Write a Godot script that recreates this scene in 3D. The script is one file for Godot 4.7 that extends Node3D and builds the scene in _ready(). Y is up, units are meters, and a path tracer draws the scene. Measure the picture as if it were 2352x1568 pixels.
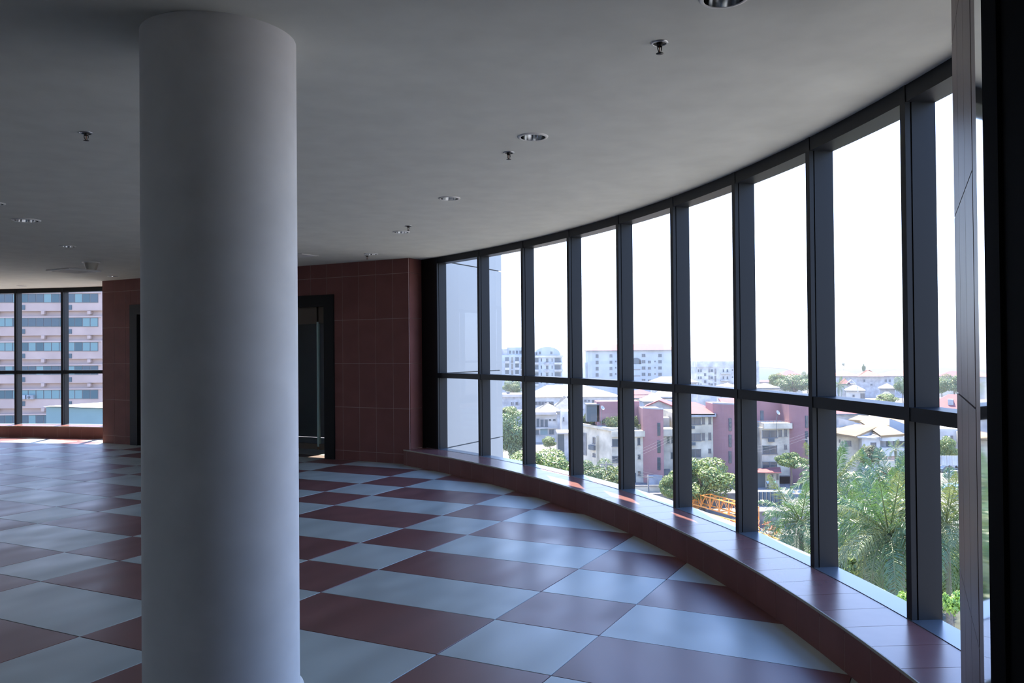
extends Node3D
# Plan coordinates used below: x to the right, z FORWARD (godot z = -z), y up; the camera stands over the origin.
const FOCAL := 1940.435
const PITCH := 0.0109886
const ROLL := 0.0090056
const EYE := 1.47            # camera height over the floor
const GROUND := -26.5        # street level below the floor
const TERRACE := -24.1       # the raised yard before the apartments
const CX := -10.85           # centre of the round building
const CZ := 2.954
const R1 := 12.38            # front of the ledge
const R2 := 12.732           # inner face of the window frames
const R3 := 12.85            # glass
const LEDGE := 0.2
const CEIL := 2.694
const STEP := 0.0757         # angle between two mullions
const YAW := 0.475015        # turn of the floor tiling
var M := {}
var taken := {}
var rng := RandomNumberGenerator.new()
var A := Vector2(-1.34, 11.03)
var B := Vector2.ZERO
var D := Vector2.ZERO
var C := Vector2(1.52, 2.87)
var E := Vector2(-0.4226, -0.9063)

func _ready():
	rng.seed = 7
	D = (Vector2(-7.0, 14.18) - A).normalized()
	B = A + D * 6.27
	setup_view()
	make_materials()
	build_room()
	build_windows()
	build_walls()
	build_column()
	build_ceiling_things()
	build_landscape()
	build_far_town()
	build_near_town()
	build_plants()
	build_yard()
	build_office_side()

# ------------------------------------------------------------------ view, light
func setup_view():
	var cam := Camera3D.new()
	cam.name = "camera"
	var cp := cos(PITCH); var sp := sin(PITCH); var cr := cos(ROLL); var sr := sin(ROLL)
	cam.transform = Transform3D(Basis(Vector3(cr, -sr * cp, -sr * sp), Vector3(sr, cr * cp, cr * sp), Vector3(0, -sp, cp)), Vector3(0, EYE, 0))
	cam.fov = rad_to_deg(2.0 * atan(784.0 / FOCAL))
	cam.near = 0.05
	cam.far = 12000.0
	add_child(cam)
	cam.current = true
	var env := Environment.new()
	env.background_mode = Environment.BG_SKY
	var sky := Sky.new()
	var sm := ProceduralSkyMaterial.new()
	sm.sky_top_color = Color(0.36, 0.53, 0.82)
	sm.sky_horizon_color = Color(0.86, 0.93, 1.0)
	sm.sky_curve = 0.18
	sm.ground_horizon_color = Color(0.80, 0.84, 0.86)
	sm.ground_bottom_color = Color(0.45, 0.45, 0.42)
	sm.sun_angle_max = 25.0
	sm.energy_multiplier = 2.1
	sky.sky_material = sm
	env.sky = sky
	env.ambient_light_source = Environment.AMBIENT_SOURCE_SKY
	env.tonemap_mode = Environment.TONE_MAPPER_LINEAR
	env.tonemap_exposure = 2.52
	env.sdfgi_enabled = true
	env.ssao_enabled = true
	env.ssil_enabled = true
	env.volumetric_fog_enabled = true
	env.volumetric_fog_density = 0.0
	var we := WorldEnvironment.new()
	we.name = "world_environment"
	we.environment = env
	add_child(we)
	var sun := DirectionalLight3D.new()
	sun.name = "sun"
	var el := deg_to_rad(62.0)
	var to_sun := Vector3(-0.105 * cos(el), sin(el), -0.9945 * cos(el))
	sun.transform = Transform3D(Basis.looking_at(-to_sun, Vector3.UP), Vector3(0, 30, 0))
	sun.light_color = Color(1.0, 0.95, 0.87)
	sun.light_energy = 2.7
	sun.light_angular_distance = 0.6
	sun.shadow_enabled = true
	add_child(sun)

# ------------------------------------------------------------------ helpers
func P(x: float, y: float, z: float) -> Vector3:
	return Vector3(x, y, -z)

func pol(r: float, a: float) -> Vector2:
	return Vector2(CX + r * cos(a), CZ + r * sin(a))

func ray(px: float, py: float) -> Vector3:
	var xx := (px - 1176.0) / FOCAL
	var yy := (784.0 - py) / FOCAL
	var x := xx * cos(ROLL) + yy * sin(ROLL)
	var y := -xx * sin(ROLL) + yy * cos(ROLL)
	return Vector3(x, y * cos(PITCH) + sin(PITCH), cos(PITCH) - y * sin(PITCH))

func at(px: float, py: float, z: float) -> Vector3:      # the place that far ahead
	var d := ray(px, py)
	var t := z / d.z
	return Vector3(d.x * t, EYE + d.y * t, -z)

func on_level(px: float, py: float, y: float) -> Vector3:
	var d := ray(px, py)
	var t := (y - EYE) / d.y
	return Vector3(d.x * t, y, -d.z * t)

func tool(smooth := false) -> SurfaceTool:
	var st := SurfaceTool.new()
	st.begin(Mesh.PRIMITIVE_TRIANGLES)
	st.set_smooth_group(0 if smooth else -1)
	return st

func face(st: SurfaceTool, pts: Array, inside: Vector3):
	var n: Vector3 = (pts[1] - pts[0]).cross(pts[2] - pts[0])
	var mid := Vector3.ZERO
	for p in pts: mid += p
	mid /= pts.size()
	var flip: bool = n.dot(mid - inside) < 0.0
	for i in range(1, pts.size() - 1):
		var a: Vector3 = pts[0]
		var b: Vector3 = pts[i]
		var c: Vector3 = pts[i + 1]
		for v in ([a, b, c] if flip else [a, c, b]):
			st.set_uv(Vector2(v.x + v.z, v.y))
			st.add_vertex(v)

func hexa(st: SurfaceTool, c: Array):                   # bottom ring 0..3, top ring 4..7
	var mid := Vector3.ZERO
	for p in c: mid += p
	mid /= 8.0
	for q in [[0, 1, 2, 3], [4, 5, 6, 7], [0, 1, 5, 4], [1, 2, 6, 5], [2, 3, 7, 6], [3, 0, 4, 7]]:
		face(st, [c[q[0]], c[q[1]], c[q[2]], c[q[3]]], mid)

func box(st: SurfaceTool, at_: Vector3, size: Vector3, b := Basis()):
	var c := []
	for y in [-0.5, 0.5]:
		for k in [[-0.5, -0.5], [0.5, -0.5], [0.5, 0.5], [-0.5, 0.5]]:
			c.append(at_ + b * Vector3(k[0] * size.x, y * size.y, k[1] * size.z))
	hexa(st, c)

func prism(st: SurfaceTool, poly: Array, y0: float, y1: float):   # poly: plan points
	var pk := PackedVector2Array(poly)
	var mid := Vector2.ZERO
	for p in pk: mid += p
	mid /= pk.size()
	var ctr := P(mid.x, (y0 + y1) * 0.5, mid.y)
	var tris := Geometry2D.triangulate_polygon(pk)
	for i in range(0, tris.size(), 3):
		for y in [y0, y1]:
			face(st, [P(pk[tris[i]].x, y, pk[tris[i]].y), P(pk[tris[i + 1]].x, y, pk[tris[i + 1]].y), P(pk[tris[i + 2]].x, y, pk[tris[i + 2]].y)], Vector3(ctr.x, ctr.y, ctr.z))
	var cw := Geometry2D.is_polygon_clockwise(pk)
	for i in pk.size():
		var a := pk[i]
		var b := pk[(i + 1) % pk.size()]
		var e := (b - a).normalized()
		var out := Vector2(-e.y, e.x) if cw else Vector2(e.y, -e.x)
		var m := (a + b) * 0.5 - out * 0.01
		face(st, [P(a.x, y0, a.y), P(b.x, y0, b.y), P(b.x, y1, b.y), P(a.x, y1, a.y)], P(m.x, (y0 + y1) * 0.5, m.y))

func tube(st: SurfaceTool, pts: Array, radii: Array, n := 8, caps := true):
	var rings := []
	for i in pts.size():
		var d: Vector3 = (pts[mini(i + 1, pts.size() - 1)] - pts[maxi(i - 1, 0)]).normalized()
		var s := d.cross(Vector3.RIGHT if absf(d.y) > 0.9 else Vector3.UP).normalized()
		var t := d.cross(s)
		var ring := []
		for k in n:
			var a := TAU * k / n
			ring.append(pts[i] + (s * cos(a) + t * sin(a)) * radii[mini(i, radii.size() - 1)])
		rings.append(ring)
	for i in pts.size() - 1:
		var mid: Vector3 = (pts[i] + pts[i + 1]) * 0.5
		for k in n:
			var k2 := (k + 1) % n
			face(st, [rings[i][k], rings[i][k2], rings[i + 1][k2], rings[i + 1][k]], mid)
	if caps:
		face(st, rings[0], pts[1])
		face(st, rings[-1], pts[-2])

func lathe(st: SurfaceTool, c: Vector3, prof: Array, n := 24, inward := false):   # prof: [radius, height]
	for i in prof.size() - 1:
		for k in n:
			var q := []
			for w in [[i, k], [i, k + 1], [i + 1, k + 1], [i + 1, k]]:
				var a: float = TAU * w[1] / n
				q.append(c + Vector3(prof[w[0]][0] * cos(a), prof[w[0]][1], prof[w[0]][0] * sin(a)))
			if q[0].distance_to(q[1]) < 1e-6: q.remove_at(0)
			elif q[2].distance_to(q[3]) < 1e-6: q.remove_at(3)
			var am := TAU * (k + 0.5) / n
			# the outward side lies to the right of the walk along the profile
			var dr: float = prof[i + 1][0] - prof[i][0]
			var dy: float = prof[i + 1][1] - prof[i][1]
			var nn := Vector3(dy * cos(am), -dr, dy * sin(am)) * (-1.0 if inward else 1.0)
			var mid := Vector3.ZERO
			for p in q: mid += p
			mid /= q.size()
			face(st, q, mid - nn)

func put(called: String, st: SurfaceTool, m: Material, parent: Node = null) -> MeshInstance3D:
	st.generate_normals()
	return put_mesh(called, st.commit(), m, parent)

func put_mesh(called: String, mesh: Mesh, m: Material, parent: Node = null) -> MeshInstance3D:
	var o := MeshInstance3D.new()
	o.mesh = mesh
	o.material_override = m
	if parent == null:
		o.name = numbered(called)
		add_child(o, true)
	else:
		o.name = called
		parent.add_child(o, true)
	return o

func numbered(called: String) -> String:
	taken[called] = taken.get(called, -1) + 1
	return called if taken[called] == 0 else "%s_%03d" % [called, taken[called]]

func tag(o: Node, label: String, category: String, group := "") -> Node:
	o.set_meta("label", label)
	o.set_meta("category", category)
	if group != "": o.set_meta("group", group)
	return o

func thing(called: String, label: String, category: String, where := Vector3.ZERO, group := "") -> Node3D:
	var o := Node3D.new()
	o.name = numbered(called)
	add_child(o, true)
	o.position = where
	tag(o, label, category, group)
	return o

func structure(called: String, where := Vector3.ZERO) -> Node3D:
	var o := Node3D.new()
	o.name = called
	add_child(o, true)
	o.position = where
	o.set_meta("kind", "structure")
	return o

# ------------------------------------------------------------------ materials
func lin(r: float, g: float, b: float) -> Color:
	return Color(r, g, b).linear_to_srgb()

func mat(col: Color, rough := 0.8, metal := 0.0, spec := 0.5) -> StandardMaterial3D:
	var m := StandardMaterial3D.new()
	m.albedo_color = col
	m.roughness = rough
	m.metallic = metal
	m.metallic_specular = spec
	return m

func noise_image(seed_: int, freq: float, w: int, h: int, oct := 4) -> Image:
	var n := FastNoiseLite.new()
	n.seed = seed_
	n.frequency = freq
	n.noise_type = FastNoiseLite.TYPE_SIMPLEX_SMOOTH
	n.fractal_octaves = oct
	return n.get_seamless_image(w, h)

func grain_texture(seed_: int, freq: float, lo: float, hi: float, stretch := 1, tint := Color.WHITE, oct := 4) -> ImageTexture:
	var im := noise_image(seed_, freq, 512, 512 / stretch, oct)
	im.convert(Image.FORMAT_RGB8)
	if stretch > 1: im.resize(512, 512, Image.INTERPOLATE_CUBIC)
	for y in 512:
		for x in 512:
			var v: float = lerpf(lo, hi, im.get_pixel(x, y).r)
			im.set_pixel(x, y, Color(v * tint.r, v * tint.g, v * tint.b))
	return ImageTexture.create_from_image(im)

func textured(col: Color, tex: Texture2D, scale: float, rough := 0.8, spec := 0.5) -> StandardMaterial3D:
	var m := mat(col, rough, 0.0, spec)
	m.albedo_texture = tex
	m.uv1_triplanar = true
	m.uv1_world_triplanar = true
	m.uv1_scale = Vector3.ONE * scale
	return m

func make_materials():
	var smear := grain_texture(3, 0.010, 0.86, 1.0, 3, Color.WHITE, 2)
	var soft := grain_texture(5, 0.010, 0.90, 1.0)
	var patch := grain_texture(9, 0.014, 0.72, 1.0)
	var shine := grain_texture(14, 0.010, 0.70, 1.0, 3, Color.WHITE, 2)
	for i in 3:
		for w in [["tile_pale", lin(0.505, 0.55, 0.505)], ["tile_red", lin(0.22, 0.092, 0.082)]]:
			var m := mat(w[1], 0.40, 0.0, 0.55)
			m.albedo_texture = smear
			m.roughness_texture = shine
			m.uv1_triplanar = true
			m.uv1_scale = Vector3(0.45, 0.45, 0.45)
			m.uv1_offset = Vector3(0.37 * i, 0.21 * i, 0.53 * i)
			M["%s%d" % [w[0], i]] = m
	for i in 3:
		var m := textured(lin(0.22, 0.092, 0.082), soft, 0.5, 0.55, 0.24)
		M["wall_tile%d" % i] = m
	M.ledge_tile = textured(lin(0.22, 0.092, 0.082), soft, 0.6, 0.27, 0.66)
	M.near_tile = textured(lin(0.195, 0.125, 0.118), smear, 0.9, 0.42, 0.4)
	M.grout = mat(lin(0.10, 0.075, 0.07), 0.95)
	M.grout_pale = mat(lin(0.42, 0.30, 0.27), 0.95)
	M.trim = mat(lin(0.30, 0.27, 0.20), 0.4)
	M.plaster = textured(lin(0.80, 0.81, 0.82), grain_texture(21, 0.02, 0.93, 1.0), 0.35, 0.75, 0.4)
	M.ceiling = textured(lin(0.68, 0.70, 0.64), grain_texture(23, 0.02, 0.95, 1.0), 0.3, 0.85, 0.3)
	M.frame = mat(lin(0.011, 0.014, 0.018), 0.42, 0.0, 0.31)
	M.black = mat(lin(0.006, 0.006, 0.007), 0.45, 0.0, 0.35)
	M.black_matt = mat(lin(0.004, 0.004, 0.005), 0.95, 0.0, 0.05)
	M.sill = mat(lin(0.22, 0.25, 0.28), 0.30, 0.65, 0.5)
	M.mirror = mat(lin(0.74, 0.80, 0.82), 0.04, 1.0)
	M.back_wall = mat(lin(0.45, 0.44, 0.43), 0.8)
	M.chrome = mat(lin(0.75, 0.77, 0.78), 0.12, 1.0)
	M.white_paint = mat(lin(0.68, 0.69, 0.67), 0.5)
	M.beige_plastic = mat(lin(0.40, 0.38, 0.33), 0.55)
	M.dark_metal = mat(lin(0.03, 0.03, 0.03), 0.4, 0.5)
	M.glass_edge = mat(lin(0.45, 0.62, 0.60), 0.2)
	M.steel = mat(lin(0.42, 0.44, 0.45), 0.28, 0.9)
	M.bronze = mat(lin(0.11, 0.085, 0.065), 0.4, 0.4)
	M.bulb = mat(lin(0.8, 0.8, 0.78), 0.25)
	var g := StandardMaterial3D.new()
	g.transparency = BaseMaterial3D.TRANSPARENCY_ALPHA
	g.albedo_color = Color(0.25, 0.38, 0.42, 0.0)
	g.roughness = 0.0
	g.metallic_specular = 0.28
	M.pane = g
	var g2 := g.duplicate()
	g2.albedo_color = Color(0.12, 0.20, 0.22, 0.35)
	M.door_pane = g2
	# outdoors
	M.white_panel = textured(lin(0.29, 0.305, 0.295), soft, 0.05, 0.45)
	M.white_wall = textured(lin(0.58, 0.58, 0.56), patch, 0.03, 0.9)
	M.blue_white = textured(lin(0.36, 0.41, 0.44), soft, 0.03, 0.9)
	M.cream = textured(lin(0.62, 0.57, 0.45), patch, 0.04, 0.9)
	M.mauve = textured(lin(0.30, 0.16, 0.163), soft, 0.05, 0.9)
	M.grey_wall = textured(lin(0.42, 0.44, 0.46), patch, 0.05, 0.9)
	M.pink_wall = textured(lin(0.43, 0.325, 0.285), soft, 0.04, 0.9)
	M.teal_wall = textured(lin(0.16, 0.25, 0.26), soft, 0.04, 0.8)
	M.red_roof = textured(lin(0.23, 0.062, 0.062), soft, 0.1, 0.8)
	M.orange_roof = textured(lin(0.25, 0.095, 0.06), soft, 0.1, 0.8)
	M.pale_roof = textured(lin(0.46, 0.42, 0.38), soft, 0.08, 0.7)
	M.cream_roof = textured(lin(0.23, 0.158, 0.078), soft, 0.08, 0.8)
	M.grey_roof = textured(lin(0.17, 0.185, 0.195), patch, 0.1, 0.85)
	M.glass_dark = mat(lin(0.045, 0.06, 0.075), 0.12, 0.0, 0.7)
	M.glass_blue = mat(lin(0.055, 0.085, 0.105), 0.25, 0.0, 0.4)
	M.glass_teal = mat(lin(0.055, 0.10, 0.115), 0.3, 0.0, 0.35)
	M.blind = mat(lin(0.15, 0.235, 0.235), 0.6, 0.0, 0.3)
	M.window_frame = mat(lin(0.12, 0.125, 0.13), 0.6)
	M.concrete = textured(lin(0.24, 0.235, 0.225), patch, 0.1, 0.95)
	M.soil = textured(lin(0.055, 0.065, 0.04), patch, 0.05, 0.95)
	M.street = textured(lin(0.30, 0.285, 0.255), patch, 0.02, 0.95)
	M.sand = textured(lin(0.12, 0.115, 0.102), patch, 0.004, 0.95)
	M.scrub = textured(lin(0.06, 0.062, 0.05), patch, 0.006, 0.95)
	M.water = mat(lin(0.055, 0.082, 0.090), 0.6, 0.0, 0.15)
	M.yellow_steel = mat(lin(0.75, 0.30, 0.05), 0.5)
	M.rust = mat(lin(0.30, 0.11, 0.05), 0.9)
	M.dark_sheet = mat(lin(0.055, 0.075, 0.085), 0.55)
	M.bark = textured(lin(0.20, 0.16, 0.12), patch, 0.6, 0.95)
	M.palm_bark = textured(lin(0.22, 0.19, 0.15), patch, 0.8, 0.95)
	M.blue_tarp = mat(lin(0.12, 0.26, 0.62), 0.5)
	M.skin = mat(lin(0.12, 0.07, 0.05), 0.7)
	var leaf := StandardMaterial3D.new()
	leaf.albedo_color = Color.WHITE
	leaf.vertex_color_use_as_albedo = true
	leaf.roughness = 0.45
	leaf.backlight_enabled = true
	leaf.backlight = Color(0.55, 0.60, 0.35)
	M.leaf = leaf
	var frond := mat(lin(0.060, 0.105, 0.048), 0.34)
	frond.backlight_enabled = true
	frond.backlight = Color(0.25, 0.36, 0.15)
	M.frond = frond
	var frond2 := mat(lin(0.10, 0.125, 0.055), 0.38)
	frond2.backlight_enabled = true
	frond2.backlight = Color(0.34, 0.38, 0.18)
	M.frond_pale = frond2

# ------------------------------------------------------------------ room shell
func room_outline(r: float) -> PackedVector2Array:
	var p := PackedVector2Array()
	p.append(C)
	for i in 41:
		p.append(pol(r, lerpf(0.0, 0.70, i / 40.0)))
	p.append(A)
	p.append(B)
	for i in 31:
		p.append(pol(r, lerpf(1.262, 2.08, i / 30.0)))
	p.append(Vector2(-17.0, -4.0))
	p.append(C + E * ((C.y + 4.0) / 0.9063))
	return p

func slab_outline(r: float) -> Array:
	var p := []
	for i in 61:
		p.append(pol(r, lerpf(-0.25, 2.16, i / 60.0)))
	p.append(Vector2(-18.0, 13.0))
	p.append(Vector2(-18.0, -4.5))
	p.append(Vector2(2.0, -4.5))
	return p

func chamfered(w: float, d: float) -> ArrayMesh:          # a floor tile, top at 0
	var st := tool()
	var h := 0.0018
	var ctr := Vector3(0, -0.006, 0)
	var r0 := []; var r1 := []; var r2 := []
	for k in [[-1, -1], [1, -1], [1, 1], [-1, 1]]:
		r0.append(Vector3(k[0] * w / 2, -0.012, k[1] * d / 2))
		r1.append(Vector3(k[0] * w / 2, -h, k[1] * d / 2))
		r2.append(Vector3(k[0] * (w / 2 - h), 0, k[1] * (d / 2 - h)))
	face(st, r2, ctr)
	for k in 4:
		var j: int = (k + 1) % 4
		face(st, [r0[k], r0[j], r1[j], r1[k]], ctr)
		face(st, [r1[k], r1[j], r2[j], r2[k]], ctr)
	st.generate_normals()
	return st.commit()

func build_room():
	var fl := structure("floor")
	var st := tool()
	prism(st, slab_outline(R3 + 0.05), -0.35, -0.0075)
	put("screed", st, M.grout, fl)
	var outline := room_outline(R1)
	var gap := 0.0045
	var l := 0.593
	var wide := 1.2139
	var slim := 0.609
	var s := sin(YAW)
	var c := cos(YAW)
	var o := Vector2(-0.3789, 4.1182)
	var full := [chamfered(slim - gap, l - gap), chamfered(wide - gap, l - gap)]
	for a in range(-15, 30):
		for b in range(-8, 18):
			# column b runs from line b to line b + 1; even columns are wide
			var pair := floori(b / 2.0)
			var b0: float = pair * (wide + slim) + (wide if b % 2 != 0 else 0.0)
			var bw: float = slim if b % 2 != 0 else wide
			var rect := PackedVector2Array()
			for k in [[0, 0], [1, 0], [1, 1], [0, 1]]:
				var u: float = a * l + gap / 2 + k[0] * (l - gap)
				var v: float = b0 + gap / 2 + k[1] * (bw - gap)
				rect.append(o + Vector2(u * s - v * c, u * c + v * s))
			var parts := Geometry2D.intersect_polygons(rect, outline)
			if parts.is_empty(): continue
			var pale := posmod(a + b, 2) == 1
			var m: Material = M["%s%d" % ["tile_pale" if pale else "tile_red", posmod(a * 7 + b * 3, 3)]]
			var inside := true
			for p in rect:
				if not Geometry2D.is_point_in_polygon(p, outline): inside = false
			if inside:
				var t := put_mesh("tile", full[0 if b % 2 != 0 else 1], m, fl)
				var mid := (rect[0] + rect[2]) * 0.5
				t.transform = Transform3D(Basis(Vector3.UP, -YAW), P(mid.x, 0, mid.y))
			else:
				for q in parts:
					if q.size() < 3: continue
					var st2 := tool()
					prism(st2, Array(q), -0.012, 0.0)
					put("tile", st2, m, fl)
	# ceiling with round holes for the downlights
	var ce := CSGCombiner3D.new()
	ce.name = "ceiling"
	ce.set_meta("kind", "structure")
	add_child(ce)
	var slab := CSGPolygon3D.new()
	slab.name = "slab"
	var pl := PackedVector2Array()
	for p in slab_outline(R3 + 0.04): pl.append(Vector2(p.x, -p.y))
	slab.polygon = pl
	slab.mode = CSGPolygon3D.MODE_DEPTH
	slab.depth = 0.45
	slab.rotation_degrees.x = 90.0
	slab.position.y = CEIL
	slab.material = M.ceiling
	ce.add_child(slab)
	var spots := downlight_spots()
	for i in spots.size():
		var d: Vector3 = spots[i]
		var h := CSGCylinder3D.new()
		h.name = "hole"
		h.radius = 0.072 * (1.36 if i == 5 else 1.0)
		h.height = 0.36
		h.sides = 28
		h.operation = CSGShape3D.OPERATION_SUBTRACTION
		h.position = d
		h.material = M.ceiling
		ce.add_child(h, true)

func downlight_spots() -> Array:
	var r := []
	for p in [[0.75, 2.93], [0.13, 4.82], [-0.49, 6.74], [-1.12, 8.61], [-1.75, 10.53], [-4.39, 7.64], [-4.16, 6.78], [-5.0, 9.51], [-6.23, 13.21], [-8.63, 14.88]]:
		r.append(P(p[0], CEIL, p[1]))
	return r

# ------------------------------------------------------------------ windows
func arc_piece(a0: float, a1: float, r0: float, r1: float, n := 1) -> Array:
	var p := []
	for i in n + 1: p.append(pol(r0, lerpf(a0, a1, float(i) / n)))
	for i in n + 1: p.append(pol(r1, lerpf(a1, a0, float(i) / n)))
	return p

func curtain(called: String, lines: Array, first_jamb: float, last_jamb: float):
	# lines: angle of the left edge of each mullion, falling; jambs close the ends
	var w := structure(called)
	var wd := 0.045 / R2
	for i in lines.size():
		var a: float = lines[i]
		var st := tool()
		prism(st, arc_piece(a, a - wd, R2, R2 + 0.024), LEDGE - 0.01, CEIL)
		prism(st, arc_piece(a - 0.0005, a - wd + 0.0005, R2 + 0.024, R2 + 0.032), LEDGE - 0.01, CEIL)
		prism(st, arc_piece(a, a - wd, R2 + 0.032, R3 + 0.03), LEDGE - 0.01, CEIL)
		put("mullion", st, M.frame, w)
	for i in lines.size() + 1:
		var a0: float = first_jamb if i == 0 else lines[i - 1] - wd
		var a1: float = last_jamb if i == lines.size() else lines[i]
		if a0 - a1 < 0.012: continue
		var st := tool()
		prism(st, arc_piece(a0, a1, R2 + 0.004, R3 + 0.03, 4), 2.615, CEIL)
		put("head_rail", st, M.frame, w)
		st = tool()
		prism(st, arc_piece(a0, a1, R2 + 0.004, R3 + 0.03, 4), 1.126, 1.19)
		put("transom", st, M.frame, w)
		st = tool()
		prism(st, arc_piece(a0 + wd, a1 - wd, R2 - 0.004, R3 + 0.02, 4), LEDGE - 0.03, LEDGE + 0.003)
		put("sill", st, M.sill, w)
		for y in [[LEDGE + 0.003, 1.126], [1.19, 2.615]]:
			st = tool()
			var p := pol(R3, a0)
			var q := pol(R3, a1)
			face(st, [P(p.x, y[0], p.y), P(q.x, y[0], q.y), P(q.x, y[1], q.y), P(p.x, y[1], p.y)], P(CX, 1, CZ))
			put("pane", st, M.pane, w)

func ledge(called: String, a0: float, a1: float, phase: float):
	var t := structure(called)
	var st := tool()
	prism(st, arc_piece(a1, a0, R1 + 0.0015, R3 + 0.03, 30), -0.3, LEDGE - 0.031)
	put("ledge_core", st, M.grout_pale, t)
	var step := 0.0202
	var k := ceili((a0 - phase) / step)
	var edges := [a0]
	while phase + k * step < a1:
		if phase + k * step - edges[-1] > 0.003: edges.append(phase + k * step)
		k += 1
	edges.append(a1)
	var g := 0.0016 / R1
	for i in edges.size() - 1:
		var e0: float = edges[i] + g
		var e1: float = edges[i + 1] - g
		st = tool()
		prism(st, arc_piece(e0, e1, R1, R1 + 0.012), 0.0, LEDGE - 0.012)
		put("riser_tile", st, M["wall_tile%d" % (i % 3)], t)
		st = tool()
		prism(st, arc_piece(e0, e1, R1 + 0.004, R2 - 0.006), LEDGE - 0.031, LEDGE)
		put("ledge_tile", st, M.ledge_tile, t)
	st = tool()
	prism(st, arc_piece(a0, a1, R1 - 0.003, R1 + 0.004, 40), LEDGE - 0.012, LEDGE + 0.001)
	put("edge_strip", st, M.trim, t)
	st = tool()
	prism(st, arc_piece(a0, a1, R2 - 0.006, R2 - 0.004, 40), LEDGE - 0.031, LEDGE - 0.004)
	put("sill_joint", st, M.grout, t)

func build_windows():
	var lines := []
	for k in range(-1, 9): lines.append(0.6104 - STEP * k)
	curtain("window_1", lines, 0.70, lines[-1] - 0.02)
	var st := tool()
	prism(st, arc_piece(0.745, 0.6861, R2, R3 + 0.03, 2), LEDGE - 0.01, CEIL)
	put("jamb_panel", st, M.black, get_node("window_1"))
	var left := []
	for k in range(-8, 3): left.append(1.4391 - 0.0754 * k)
	curtain("window_2", left, 2.10, 1.25)
	ledge("trim_1", -0.012, 0.705, 0.1335)
	ledge("trim_2", 1.255, 2.08, 0.1335)

# ------------------------------------------------------------------ walls
func wall_tiles(node: Node3D, o: Vector2, d: Vector2, n: Vector2, len: float, start: float, holes: Array, mats: Array, y_from := 0.0):
	# o + d * s runs along the wall; n points into the room
	var cols := [0.0]
	var s := start
	while s < len - 0.02:
		if s > 0.02: cols.append(s)
		s += 0.285
	cols.append(len)
	var rows := [y_from]
	for k in 6:
		if 0.13 + 0.593 * k > y_from + 0.02: rows.append(0.13 + 0.593 * k)
	rows[-1] = minf(rows[-1], CEIL)
	if rows[-1] < CEIL - 0.02: rows.append(CEIL)
	var g := 0.0016
	var shared := {}
	var base := Basis(Vector3(d.x, 0, -d.y), Vector3.UP, Vector3(n.x, 0, -n.y))
	for i in cols.size() - 1:
		for j in rows.size() - 1:
			var cell := [Rect2(cols[i] + g, rows[j] + g, cols[i + 1] - cols[i] - 2 * g, rows[j + 1] - rows[j] - 2 * g)]
			for h in holes:
				var left := []
				for r in cell:
					left.append_array(cut(r, h))
				cell = left
			for r in cell:
				if r.size.x < 0.012 or r.size.y < 0.012: continue
				var key := "%.4f %.4f" % [r.size.x, r.size.y]
				if not shared.has(key):
					var st := tool()
					var hw: float = r.size.x / 2; var hh: float = r.size.y / 2
					var c := []
					for z in [[0.0, 0.0], [0.010, 0.0012]]:
						for k in [[-1, -1], [1, -1], [1, 1], [-1, 1]]:
							c.append(Vector3(k[0] * (hw - z[1]), k[1] * (hh - z[1]), z[0]))
					hexa(st, c)
					st.generate_normals()
					shared[key] = st.commit()
				var m := put_mesh("tile", shared[key], mats[(i * 5 + j * 2) % mats.size()], node)
				var mid: Vector2 = o + d * (r.position.x + r.size.x / 2)
				m.transform = Transform3D(base, P(mid.x, r.position.y + r.size.y / 2, mid.y))

func cut(r: Rect2, h: Rect2) -> Array:
	var i := r.intersection(h)
	if i.size.x <= 0.0 or i.size.y <= 0.0: return [r]
	var out := []
	if i.position.x > r.position.x: out.append(Rect2(r.position, Vector2(i.position.x - r.position.x, r.size.y)))
	if i.end.x < r.end.x: out.append(Rect2(Vector2(i.end.x, r.position.y), Vector2(r.end.x - i.end.x, r.size.y)))
	if i.position.y > r.position.y: out.append(Rect2(Vector2(i.position.x, r.position.y), Vector2(i.size.x, i.position.y - r.position.y)))
	if i.end.y < r.end.y: out.append(Rect2(Vector2(i.position.x, i.end.y), Vector2(i.size.x, r.end.y - i.end.y)))
	return out

func wall_box(node: Node3D, called: String, o: Vector2, d: Vector2, n: Vector2, s0: float, s1: float, y0: float, y1: float, f0: float, f1: float, m: Material) -> MeshInstance3D:
	# a block along a wall line: s0..s1 along d, f0..f1 along n
	var st := tool()
	prism(st, [o + d * s0 + n * f0, o + d * s1 + n * f0, o + d * s1 + n * f1, o + d * s0 + n * f1], y0, y1)
	return put(called, st, m, node)

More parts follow.
